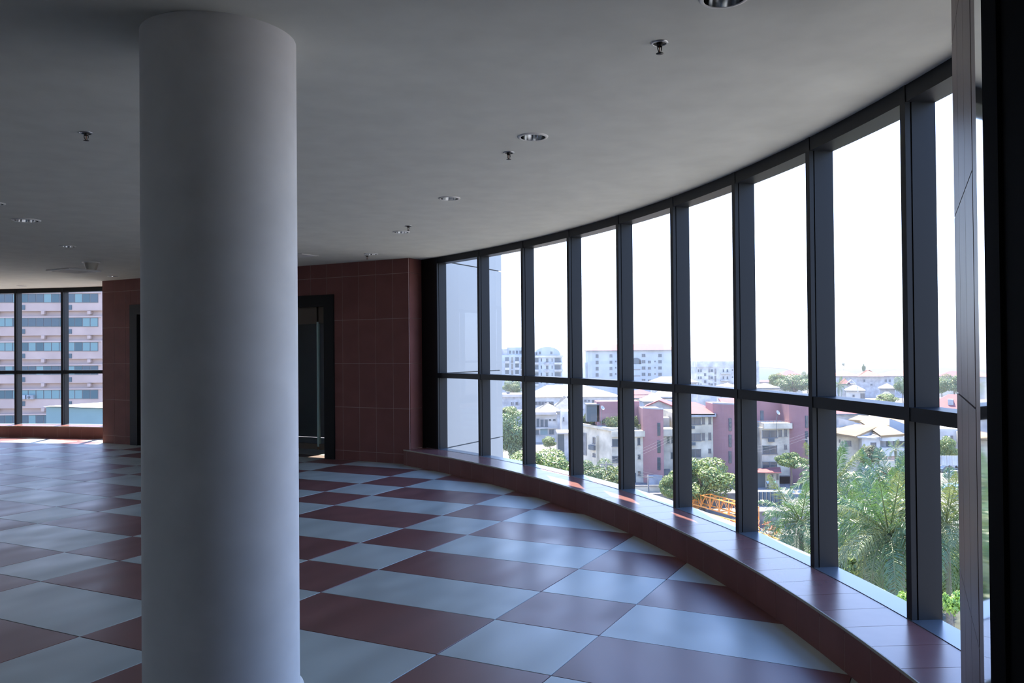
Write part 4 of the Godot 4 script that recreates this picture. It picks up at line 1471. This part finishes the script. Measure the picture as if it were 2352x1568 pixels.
func palm(label: String, px: float, py: float, z: float, length: float, count: int, seed_: int, group := "", foot := GROUND):
	if fronds.is_empty():
		for k in 5: fronds.append(frond_mesh(30 + k, [0.10, 0.34, 0.60, 0.85, 1.15][k], 1.0 * 4.0))
	var r := RandomNumberGenerator.new()
	r.seed = seed_
	var c := at(px, py, z)
	var o := thing("palm_tree", label, "palm tree", Vector3(c.x, foot, c.z), group)
	var h := c.y - foot
	var st := tool(true)
	var pts := []; var rad := []
	for i in 12:
		var t := i / 11.0
		pts.append(Vector3(0.5 * sin(t * 2.0) - 0.5 * sin(2.0), h * t, 0.3 * sin(t * 3.0) - 0.3 * sin(3.0)))
		rad.append(lerpf(0.24, 0.15, t) + (0.08 if i == 11 else 0.0))
	tube(st, pts, rad, 10)
	put("trunk", st, M.palm_bark, o)
	for i in count:
		var t := float(i) / count
		var kind := clampi(int(t * 5.0 + r.randf_range(-0.5, 0.5)), 0, 4)
		var fr: Array = fronds[kind]
		var s := length / 4.0 * r.randf_range(0.85, 1.1)
		var b := Basis(Vector3.UP, i * 2.39996 + r.randf_range(-0.2, 0.2)) * Basis(Vector3.RIGHT, lerpf(-0.70, 0.80, t))
		var f := put_mesh("frond", fr[1], M.frond if r.randf() < 0.75 else M.frond_pale, o)
		f.transform = Transform3D(b.scaled(Vector3.ONE * s), Vector3(0, h, 0))
		put_mesh("rib", fr[0], M.frond_pale, f)

func build_plants():
	tree("leafy_tree", "dark leafy street tree beside the white clad tower", "green", 1185, 1000, 200, 110, 125)
	tree("leafy_tree", "bright leafy tree growing close below the white clad tower", "bright", 1240, 1078, 120, 190, 100)
	tree("leafy_tree", "small leafy tree in front of the planted roof building", "green", 1370, 1092, 138, 100, 85)
	tree("leafy_tree", "pale dusty tree beside the small leafy tree and power pole", "shrub", 1416, 1100, 112, 80, 75)
	tree("leafy_tree", "large round glossy tree before the red roofed apartments", "bright", 1612, 1100, 145, 180, 108)
	tree("leafy_tree", "low bright tree between mauve tower and parked cars", "bright", 1545, 1118, 134, 70, 60)
	tree("umbrella_tree", "flat topped umbrella tree beside the guard hut", "wide", 1815, 1058, 149, 78, 46, "", TERRACE)
	tree("leafy_tree", "dark dense tree in front of the pink roofed pavilion", "green", 1822, 882, 385, 92, 52)
	tree("leafy_tree", "rounded green tree between the lagoon and the pink roofed pavilion", "bright", 1785, 872, 412, 44, 34)
	tree("leafy_tree", "tall grey green tree on the plain side of the pink roofed pavilion", "green", 1853, 868, 425, 30, 34)
	tree("leafy_tree", "tree behind the pale grey house chimney", "green", 1176, 890, 330, 56, 40)
	tree("leafy_tree", "bright bush in front of the pale grey house", "bright", 1170, 948, 210, 60, 34)
	tree("leafy_tree", "dense tree with rusty new leaves before the mansion", "rusty", 1998, 1052, 142, 66, 62)
	tree("leafy_tree", "leafy tree at the mansion gate", "bright", 2088, 1072, 110, 62, 62)
	tree("leafy_tree", "ivy covered tree behind the big palm crowns", "rusty", 2030, 1105, 95, 130, 70)
	tree("leafy_tree", "dense leafy tree under the palms", "bright", 2005, 1330, 78, 330, 250)
	tree("leafy_tree", "dense leafy tree behind the tall palm trunks", "bright", 1965, 1190, 92, 230, 190)
	tree("leafy_tree", "leafy tree filling the gap behind the big palm crown", "bright", 2095, 1240, 84, 230, 260)
	tree("leafy_tree", "round green bush beside the steep roofed cottage", "bright", 2035, 915, 300, 60, 26)
	tree("leafy_tree", "grey green tree in front of the long orange roofed house", "green", 2072, 888, 335, 44, 52)
	tree("leafy_tree", "tall slim conifer rising over the orange roofs", "green", 1984, 846, 560, 9, 24)
	tree("leafy_tree", "lone little tree far out on the plain", "green", 1937, 837, 900, 7, 9)
	tree("leafy_tree", "dark trees before the pink roofed bungalow", "green", 2190, 882, 330, 70, 52)
	tree("leafy_tree", "light green tree beside the pink roofed bungalow", "bright", 2162, 885, 340, 40, 40)
	tree("leafy_tree", "leafy tree over the white fence of the car park", "bright", 2178, 1028, 175, 60, 56)
	tree("leafy_tree", "small tree on the street below the villa", "bright", 1262, 1014, 215, 44, 26)
	tree("garden_shrub", "fresh green shrub at the foot of the big palm", "fresh", 2082, 1374, 40, 60, 50)
	tree("garden_shrub", "fresh green shrub at the foot of the palm near the blue canopy", "fresh", 2190, 1385, 36, 70, 70)
	tree("garden_shrub", "large green shrub behind the palm near the blue canopy", "bright", 2210, 1330, 60, 150, 170)
	for q in [[1345, 962, 24, 26], [1362, 966, 26, 24], [1384, 968, 30, 26], [1400, 972, 26, 30], [1414, 972, 26, 34], [1458, 970, 22, 32], [1466, 982, 22, 16]]:
		tree("roof_shrub", "straggly pot plant on the planted roof terrace", "shrub", q[0], q[1], 166.0 + maxf(0.0, 1405.0 - q[0]) * 0.18, q[2], q[3] * 1.25, "plants of the roof terrace", at(q[0], 990, 170).y)
	palm("slender coconut palm beside the yellow crane sections", 1838, 1200, 62, 4.6, 28, 1)
	palm("big palm with its crown spread in front of the tree mass", 2042, 1228, 52, 5.6, 40, 2)
	palm("tall palm whose crown rises behind the big palm", 2066, 1158, 60, 5.0, 32, 3)
	palm("palm between the umbrella tree and the cream mansion", 1912, 1112, 72, 4.8, 30, 4)
	palm("slender palm nearest the blue tarpaulin canopy", 2172, 1205, 50, 4.2, 28, 5)
	palm("palm in the shade under the tall palms", 1985, 1195, 66, 4.8, 30, 8)
	palm("little palm at the mansion's glazed bay", 2056, 1032, 140, 2.2, 14, 6)
	palm("palm beside the grey roofed cottage and the red gabled cottage", 1926, 885, 300, 4.2, 16, 7)
	palm("palm over the open porch cottage", 2080, 876, 320, 4.0, 16, 9)

# ------------------------------------------------------------------ outdoors: yard and street
func truss(label: String, a: Vector3, b: Vector3, side: float, bays: int):
	var o := thing("crane_section", label, "crane section", (a + b) * 0.5, "yellow crane sections lying in the yard")
	var off := -o.position
	var d := (b - a) / bays
	var u := Vector3.UP * side
	var s := d.normalized().cross(Vector3.UP).normalized() * side
	for k in [[0, 0], [1, 0], [0, 1], [1, 1]]:
		var st := tool()
		tube(st, [a + u * k[0] + s * k[1] + off, b + u * k[0] + s * k[1] + off], [0.11], 6)
		put("chord", st, M.yellow_steel, o)
	for i in bays + 1:
		var st := tool()
		var p := a + d * i + off
		tube(st, [p, p + u], [0.075], 5); tube(st, [p + s, p + u + s], [0.075], 5)
		tube(st, [p + u, p + u + s], [0.075], 5); tube(st, [p, p + s], [0.075], 5)
		put("frame_bar", st, M.yellow_steel, o)
		if i < bays:
			st = tool()
			var m := p + d * 0.5
			for q in [Vector3.ZERO, s]:
				tube(st, [p + q, m + u + q], [0.06], 5); tube(st, [m + u + q, p + d + q], [0.06], 5)
			tube(st, [p + u, p + d + u + s], [0.06], 5)
			put("brace", st, M.yellow_steel, o)

func car(label: String, where: Vector3, turn: float, paint: Material):
	var o := thing("car", label, "car", where, "")
	o.rotation.y = turn
	var prof := [Vector2(-2.1, 0.25), Vector2(2.1, 0.25), Vector2(2.15, 0.65), Vector2(1.95, 0.85), Vector2(1.0, 0.95), Vector2(-1.75, 0.98), Vector2(-2.15, 0.85)]
	var cab := [Vector2(-1.75, 0.97), Vector2(1.0, 0.95), Vector2(0.35, 1.42), Vector2(-1.15, 1.45)]
	for q in [["body", prof, 0.86, paint], ["cabin", cab, 0.74, M.glass_dark]]:
		var st := tool()
		var ctr := Vector3(0, 0.7, 0)
		var l := []; var r := []
		for p in q[1]:
			l.append(Vector3(p.x, p.y, -q[2])); r.append(Vector3(p.x, p.y, q[2]))
		var nq: int = l.size()
		for i in nq:
			var j := (i + 1) % nq
			face(st, [l[i], l[j], r[j], r[i]], ctr)
		face(st, l, ctr); face(st, r, ctr)
		put(q[0], st, q[3], o)
	var st2 := tool()
	box(st2, Vector3(-0.4, 1.45, 0), Vector3(1.4, 0.06, 1.3))
	put("roof", st2, paint, o)
	for x in [-1.35, 1.35]:
		for zz in [-0.8, 0.8]:
			var st := tool(true)
			tube(st, [Vector3(x, 0.32, zz - 0.1), Vector3(x, 0.32, zz + 0.1)], [0.32], 12)
			put("wheel", st, M.black, o)

func person(label: String, where: Vector3, shirt: Color):
	# one continuous skin from a smooth union of limbs
	var o := thing("person", label, "person", where)
	var bones := [[Vector3(-0.09, 0.06, 0.02), Vector3(-0.10, 0.50, 0.02), 0.055, 0.07], [Vector3(-0.10, 0.50, 0.02), Vector3(-0.09, 0.92, 0), 0.07, 0.095], [Vector3(0.09, 0.06, 0.0), Vector3(0.10, 0.50, -0.02), 0.055, 0.07], [Vector3(0.10, 0.50, -0.02), Vector3(0.09, 0.92, 0), 0.07, 0.095], [Vector3(0, 0.95, 0), Vector3(0, 1.18, 0), 0.15, 0.15], [Vector3(0, 1.18, 0), Vector3(0, 1.38, 0), 0.16, 0.15], [Vector3(-0.17, 1.40, 0), Vector3(-0.25, 1.12, 0), 0.06, 0.048], [Vector3(-0.25, 1.12, 0), Vector3(-0.23, 0.86, 0.08), 0.045, 0.035], [Vector3(0.17, 1.40, 0), Vector3(0.25, 1.12, 0), 0.06, 0.048], [Vector3(0.25, 1.12, 0), Vector3(0.23, 0.86, 0.08), 0.045, 0.035], [Vector3(0, 1.42, 0), Vector3(0, 1.54, 0.01), 0.06, 0.055], [Vector3(0, 1.58, 0.02), Vector3(0, 1.68, 0.01), 0.085, 0.095], [Vector3(-0.09, 0.04, 0.0), Vector3(-0.09, 0.03, 0.14), 0.045, 0.04], [Vector3(0.09, 0.04, -0.02), Vector3(0.09, 0.03, 0.12), 0.045, 0.04]]
	var h := 0.035
	var lo := Vector3(-0.42, -0.06, -0.28)
	var nx := 25; var ny := 54; var nz := 17
	var val := PackedFloat32Array()
	val.resize(nx * ny * nz)
	for k in nz:
		for j in ny:
			for i in nx:
				var p := lo + Vector3(i, j, k) * h
				var s := 0.0
				for b in bones:
					var ab: Vector3 = b[1] - b[0]
					var t := clampf((p - b[0]).dot(ab) / ab.length_squared(), 0, 1)
					var dd: float = p.distance_to(b[0] + ab * t) - lerpf(b[2], b[3], t)
					s += exp(-dd * 45.0)
				val[(k * ny + j) * nx + i] = -log(maxf(s, 1e-30)) / 45.0
	var idx := {}
	var verts := []
	for k in nz - 1:
		for j in ny - 1:
			for i in nx - 1:
				var sum := Vector3.ZERO
				var cnt := 0
				for e in [[0, 0, 0, 1, 0, 0], [0, 1, 0, 1, 1, 0], [0, 0, 1, 1, 0, 1], [0, 1, 1, 1, 1, 1], [0, 0, 0, 0, 1, 0], [1, 0, 0, 1, 1, 0], [0, 0, 1, 0, 1, 1], [1, 0, 1, 1, 1, 1], [0, 0, 0, 0, 0, 1], [1, 0, 0, 1, 0, 1], [0, 1, 0, 0, 1, 1], [1, 1, 0, 1, 1, 1]]:
					var a := val[((k + e[2]) * ny + j + e[1]) * nx + i + e[0]]
					var b := val[((k + e[5]) * ny + j + e[4]) * nx + i + e[3]]
					if (a < 0) != (b < 0):
						var t := a / (a - b)
						sum += Vector3(i + lerpf(e[0], e[3], t), j + lerpf(e[1], e[4], t), k + lerpf(e[2], e[5], t))
						cnt += 1
				if cnt > 0:
					idx[(k * ny + j) * nx + i] = verts.size()
					verts.append(lo + sum / cnt * h)
	var st := tool(true)
	var tint := func(p: Vector3) -> Color:
		if p.y > 1.66 or (p.y > 1.56 and p.z < -0.03): return Color(0.02, 0.018, 0.016)
		if p.y > 1.45: return Color(0.12, 0.07, 0.05)
		if p.y > 0.98 and not (p.y < 1.2 and absf(p.x) > 0.19): return shirt
		if absf(p.x) > 0.18 and p.y > 0.8: return Color(0.12, 0.07, 0.05)
		if p.y < 0.09: return Color(0.03, 0.03, 0.03)
		return Color(0.035, 0.045, 0.07)
	for k in range(1, nz - 1):
		for j in range(1, ny - 1):
			for i in range(1, nx - 1):
				var here := (k * ny + j) * nx + i
				for ax in [[1, nx, ny * nx], [nx, ny * nx, 1], [ny * nx, 1, nx]]:
					if (val[here] < 0) == (val[here + ax[0]] < 0): continue
					var ids := [here, here - ax[1], here - ax[1] - ax[2], here - ax[2]]
					var quad := []
					for q in ids: quad.append(verts[idx[q]])
					if val[here] < 0: quad.reverse()
					for t in [[0, 1, 2], [0, 2, 3]]:
						for c in [quad[t[2]], quad[t[1]], quad[t[0]]]:
							st.set_color(tint.call(c))
							st.add_vertex(c)
	var m := mat(Color.WHITE, 0.8)
	m.vertex_color_use_as_albedo = true
	put("body", st, m, o)

func wire(label: String, a: Vector3, b: Vector3, sag: float, count: int):
	var o := thing("power_line", label, "power line", (a + b) * 0.5)
	for k in count:
		var st := tool()
		var pts := []
		for i in 13:
			var t := i / 12.0
			pts.append(a.lerp(b, t) + Vector3(0, -sag * 4 * t * (1 - t) + 0.55 * k, 0.4 * k) - o.position)
		tube(st, pts, [0.015], 4, false)
		put("cable", st, M.concrete, o)

func build_yard():
	# crane sections
	truss("yellow lattice crane section lying on the other sections", on_level(1612, 1178, GROUND + 0.0) + Vector3(0, 1.7, 0), on_level(1735, 1210, GROUND) + Vector3(0, 1.6, 2), 1.9, 6)
	truss("yellow lattice crane section at the bottom of the stack", on_level(1590, 1190, GROUND), on_level(1745, 1235, GROUND), 1.5, 7)
	truss("yellow lattice crane end piece beside the glossy tree", on_level(1578, 1168, GROUND) + Vector3(0, 0.6, 0), on_level(1612, 1172, GROUND) + Vector3(0, 0.6, 0), 1.3, 2)
	truss("yellow lattice crane section in front, beside the slender palm", on_level(1660, 1212, GROUND), on_level(1790, 1262, GROUND), 1.4, 6)
	# heap of rusty scrap: low broken slabs
	var sc := thing("scrap_heap", "rusty scrap heap below the yellow crane sections", "scrap", on_level(1690, 1215, GROUND))
	sc.set_meta("kind", "stuff")
	var st := tool()
	for i in 160:
		var p := Vector3(rng.randf_range(-6, 6), rng.randf_range(0.1, 0.9), rng.randf_range(-4, 5))
		box(st, p, Vector3(rng.randf_range(0.4, 1.8), 0.08, rng.randf_range(0.1, 0.4)), Basis(Vector3(rng.randfn(), rng.randfn() * 3, rng.randfn()).normalized(), rng.randf() * TAU))
	put("scrap", st, M.rust, sc)
	# drums with white lids
	var f := facade(1728, 140, 1800, 140)
	for k in 7:
		var c := at(1738 + 9.0 * k, 1158, 138)
		var o := thing("storage_drum", "tall dark cylindrical drum with a white lid in the yard", "drum", Vector3(c.x, TERRACE, c.z), "dark drums in the yard")
		st = tool(true)
		lathe(st, Vector3.ZERO, [[0.30, 0.0], [0.30, 2.15], [0.26, 2.2]], 14)
		put("drum_body", st, M.dark_sheet, o)
		st = tool(true)
		lathe(st, Vector3(0, 2.2, 0), [[0.31, 0.0], [0.31, 0.06], [0.2, 0.15], [0.0, 0.18]], 14)
		put("lid", st, M.white_wall, o)
	for k in 3:
		var c := at(1797 + 21.0 * k, 1138, 142 + 3.0 * k)
		var o := thing("parasol", "small white parasol standing in the yard", "parasol", Vector3(c.x, TERRACE, c.z), "white parasols in the yard")
		st = tool()
		tube(st, [Vector3.ZERO, Vector3(0, c.y - TERRACE + 1.0, 0)], [0.04], 6)
		put("pole", st, M.grey_wall, o)
		st = tool()
		lathe(st, Vector3(0, c.y - TERRACE + 0.6, 0), [[0.62, 0.0], [0.35, 0.28], [0.0, 0.42]], 8)
		put("canopy", st, M.white_wall, o)
	# guard hut
	f = facade(1733, 156, 1790, 156)
	var hut := thing("guard_hut", "small guard hut with a bright red roof and dark sheet side", "hut", base_of(f, 1745, 1785))
	fblock(f, "wall", hut, 1757, 1085, 1790, -1, -3.5, 0, M.cream)
	fblock(f, "sheet_wall", hut, 1733, 1086, 1757, -1, -3.5, 0.1, M.dark_sheet)
	wins(f, hut, [[1772, 1089, 1776, 1102], [1784, 1088, 1788, 1101]], M.glass_dark)
	st = tool()
	slab3(st, [at(1762, 1085, 154.5), at(1795, 1085, 154.5), at(1792, 1072, 159), at(1748, 1075, 159)], 0.12)
	slab3(st, [at(1730, 1084, 154.8), at(1762, 1085, 154.5), at(1748, 1075, 159), at(1728, 1078, 159)], 0.12)
	part("roof", st, M.red_roof, hut)
	f = facade(1790, 160, 1880, 160)
	var pw := thing("perimeter_wall", "pinkish perimeter wall running on from the guard hut", "wall", base_of(f, 1800, 1870))
	fblock(f, "wall", pw, 1790, 1093, 1885, -1, -0.3, 0, M.pink_wall)
	fblock(f, "coping", pw, 1790, 1091, 1885, 1093, -0.4, 0.1, M.concrete)
	f = facade(1440, 152, 1560, 152)
	pw = thing("perimeter_wall", "pale perimeter wall at the foot of the mauve stair tower", "wall", base_of(f, 1460, 1550))
	fblock(f, "wall", pw, 1452, 1116, 1575, -1, -0.3, 0, M.cream)
	fblock(f, "coping", pw, 1452, 1114, 1575, 1116, -0.4, 0.1, M.concrete)
	person("person in a light blue shirt standing by the guard hut", on_level(1763.5, 1122, TERRACE), Color(0.35, 0.50, 0.75))
	person("person in a pale green vest standing by the guard hut", on_level(1779, 1122.5, TERRACE), Color(0.40, 0.75, 0.45))
	# lamps and poles
	var lp := thing("street_lamp", "curved grey street lamp in front of the dark tree", "street lamp", on_level(1195, 1060, GROUND))
	var top := at(1194.5, 1011, -lp.position.z)
	var hh := top.y - GROUND + 1.0
	st = tool(true)
	tube(st, [Vector3.ZERO, Vector3(0, hh, 0), Vector3(-0.3, hh + 0.9, 0), Vector3(-1.2, hh + 1.5, 0), Vector3(-2.0, hh + 1.6, 0)], [0.12, 0.09, 0.07, 0.06, 0.06], 8)
	put("pole", st, M.grey_wall, lp)
	st = tool()
	box(st, Vector3(-2.2, hh + 1.58, 0), Vector3(0.9, 0.18, 0.35))
	put("lamp_head", st, M.white_wall, lp)
	for q in [[1861, 1004, 1066, 150.0, "leaning wooden power pole beside the cream parapet"], [1493, 1090, 1130, 140.0, "short power pole before the mauve stair tower"], [1397, 1060, 1110, 128.0, "thin power pole between the small trees"]]:
		var t := at(q[0] - 5.0, q[1], q[3])
		var b := at(q[0], q[2], q[3])
		var o := thing("power_pole", q[4], "power pole", Vector3(b.x, GROUND, b.z))
		st = tool(true)
		tube(st, [Vector3.ZERO, t - o.position], [0.16, 0.11], 8)
		put("pole", st, M.concrete, o)
		st = tool()
		box(st, t - o.position - Vector3(0, 0.4, 0), Vector3(1.8, 0.12, 0.12))
		put("cross_arm", st, M.concrete, o)
	wire("slack power line crossing in front of the right mauve tower", at(1720, 1040, 140), at(1856, 1004, 150), 0.4, 3)
	wire("slack power line crossing in front of the planted roof building", at(1300, 1100, 120), at(1560, 1000, 150), 0.8, 3)
	wire("power lines crossing below the left mauve tower", at(1397, 1062, 128), at(1560, 1102, 140), 0.6, 2)
	# car park and canopies at the right
	car("dark green car parked nearest the white fence", on_level(2178, 1084, GROUND), 0.15, M.glass_blue)
	car("silver car parked behind the dark green car", on_level(2204, 1074, GROUND), 0.1, M.grey_wall)
	car("white car parked in front of the blue tarpaulin canopy", on_level(2196, 1096, GROUND), 0.12, M.white_wall)
	car("white car parked at the foot of the mauve stair tower", on_level(1535, 1150, GROUND), 0.1, M.white_wall)
	var tp := thing("tarpaulin_canopy", "bright blue tarpaulin canopy over the yard", "canopy", on_level(2188, 1140, GROUND))
	st = tool()
	var zc := -tp.position.z
	var ps := [at(2160, 1122, zc - 2), at(2225, 1124, zc - 2), at(2225, 1110, zc + 3), at(2172, 1110, zc + 3)]
	for i in 4: ps[i] -= tp.position
	var apex: Vector3 = (ps[0] + ps[1] + ps[2] + ps[3]) * 0.25 + Vector3(0, 0.7, 0)
	for i in 4: slab3(st, [ps[i], ps[(i + 1) % 4], apex], 0.04)
	put("cloth", st, M.blue_tarp, tp)
	st = tool()
	for i in 4: tube(st, [ps[i], Vector3(ps[i].x, 0, ps[i].z)], [0.05], 6)
	put("post", st, M.grey_wall, tp)
	f = facade(2140, 165, 2330, 165)
	var fn := thing("white_fence", "white sheet fence behind the parked cars", "fence", base_of(f, 2150, 2230))
	for k in 16: fblock(f, "fence_sheet", fn, 2145 + 6.0 * k, 1046, 2150.6 + 6.0 * k, 1068, -0.1, 0.05 * (k % 2), M.white_wall)
	var road := on_level(2185, 1165, GROUND + 0.05)
	flat("trim_road", [road + Vector3(-14, 0, -5), road + Vector3(20, 0, -5), road + Vector3(20, 0, 9), road + Vector3(-14, 0, 9)], GROUND + 0.08, M.concrete)

# ------------------------------------------------------------------ outdoors: seen through the far left window
func build_office_side():
	var z := 116.0
	var f := facade(-120, z, 300, z)
	var o := thing("office_tower", "pink office tower with bands of blue windows beyond the far window", "building", base_of(f, -120, 300))
	var p := uv(f, -260, 800); var q := uv(f, 236.5, 800)
	var st := tool()
	fbox(st, f, p.x, q.x, GROUND, 22.0, -18, 0)
	part("wall", st, M.pink_wall, o)
	var rows := [675.5, 730.5, 786.5, 840.5, 895.5, 952.5]
	var bays := [-110.0, -4.0, 103.0]
	for r in rows.size():
		var y: float = rows[r]
		# a deep groove runs over each band of windows, between the proud spandrels
		var b := uv(f, 230, y - 5)
		var low := uv(f, 100, (rows[r + 1] - 16.0) if r + 1 < rows.size() else 1100.0)
		st = tool()
		fbox(st, f, p.x, q.x, low.y, b.y, 0.0, 0.45)
		part("spandrel", st, M.pink_wall, o)
		st = tool()
		fbox(st, f, p.x, q.x, b.y - 0.20, b.y, 0.45, 0.62)
		part("ledge", st, M.pink_wall, o)
		for x in [-4.0, 103.5, 209.0]:
			var c := uv(f, x, y - 16)
			st = tool()
			fbox(st, f, c.x - 0.22, c.x + 0.22, c.y - 0.45, c.y, 0.0, 0.62)
			part("bracket", st, M.pink_wall, o)
		for k in 14:
			var x0 := -18.0 + 17.7 * k
			if k % 3 == 2: x0 -= 0.0
			var w := 16.6
			if x0 + w > 230: w = 230 - x0
			if w < 4: continue
			var c0 := uv(f, x0, y); var c1 := uv(f, x0 + w, y + 19)
			st = tool()
			fbox(st, f, c0.x - 0.04, c1.x + 0.04, c1.y - 0.05, c0.y + 0.05, 0.45, 0.50)
			var win := part("window", st, M.window_frame, o)
			st = tool()
			fbox(st, f, c0.x + 0.03, c1.x - 0.03, c1.y + 0.02, c0.y - 0.02, 0.50, 0.53)
			var pick := (k * 7 + r * 5 + (k * r) % 3) % 4
			part("pane", st, M.glass_teal if pick == 0 else (M.blind if pick == 1 or (r == 2 or r == 4) else M.glass_blue), win)
		for x in [50.0, 157.0]:
			var c0 := uv(f, x, y + 25.5); var c1 := uv(f, x + 12, y + 36)
			st = tool()
			fbox(st, f, c0.x, c1.x, c1.y, c0.y, 0.45, 0.53)
			part("vent_box", st, M.glass_blue, o)
	for x in [51.0, 70.0]:
		var c0 := uv(f, x, 906.5)
		var ac := thing("air_conditioner", "white outdoor air conditioner unit on the pink office tower", "air conditioner", fpt(f, c0.x + 0.45, c0.y - 0.55, 0.55), "air conditioners on the pink tower")
		st = tool()
		box(st, Vector3(0, 0.28, 0.2), Vector3(0.95, 0.56, 0.36))
		put("casing", st, M.grey_wall, ac)
		st = tool(true)
		tube(st, [Vector3(-0.14, 0.28, 0.38), Vector3(-0.14, 0.28, 0.41)], [0.2], 16)
		put("fan_grille", st, M.grey_roof, ac)
	# teal flat roofed block in front
	f = facade(90, 66, 300, 62)
	o = thing("teal_building", "teal flat roofed building in front of the pink office tower", "building", base_of(f, 110, 280))
	fblock(f, "wall", o, 106, 937.5, 330, -1, -9, 0, M.teal_wall)
	fblock(f, "parapet", o, 105, 935.5, 330, 938.5, -9.2, 0.25, M.blue_white)
	fblock(f, "roof_room", o, 160, 921.5, 330, 937, -8, -3, M.blue_white)
	fblock(f, "roof_window", o, 171, 925, 330, 932, -3, -2.9, M.glass_teal)
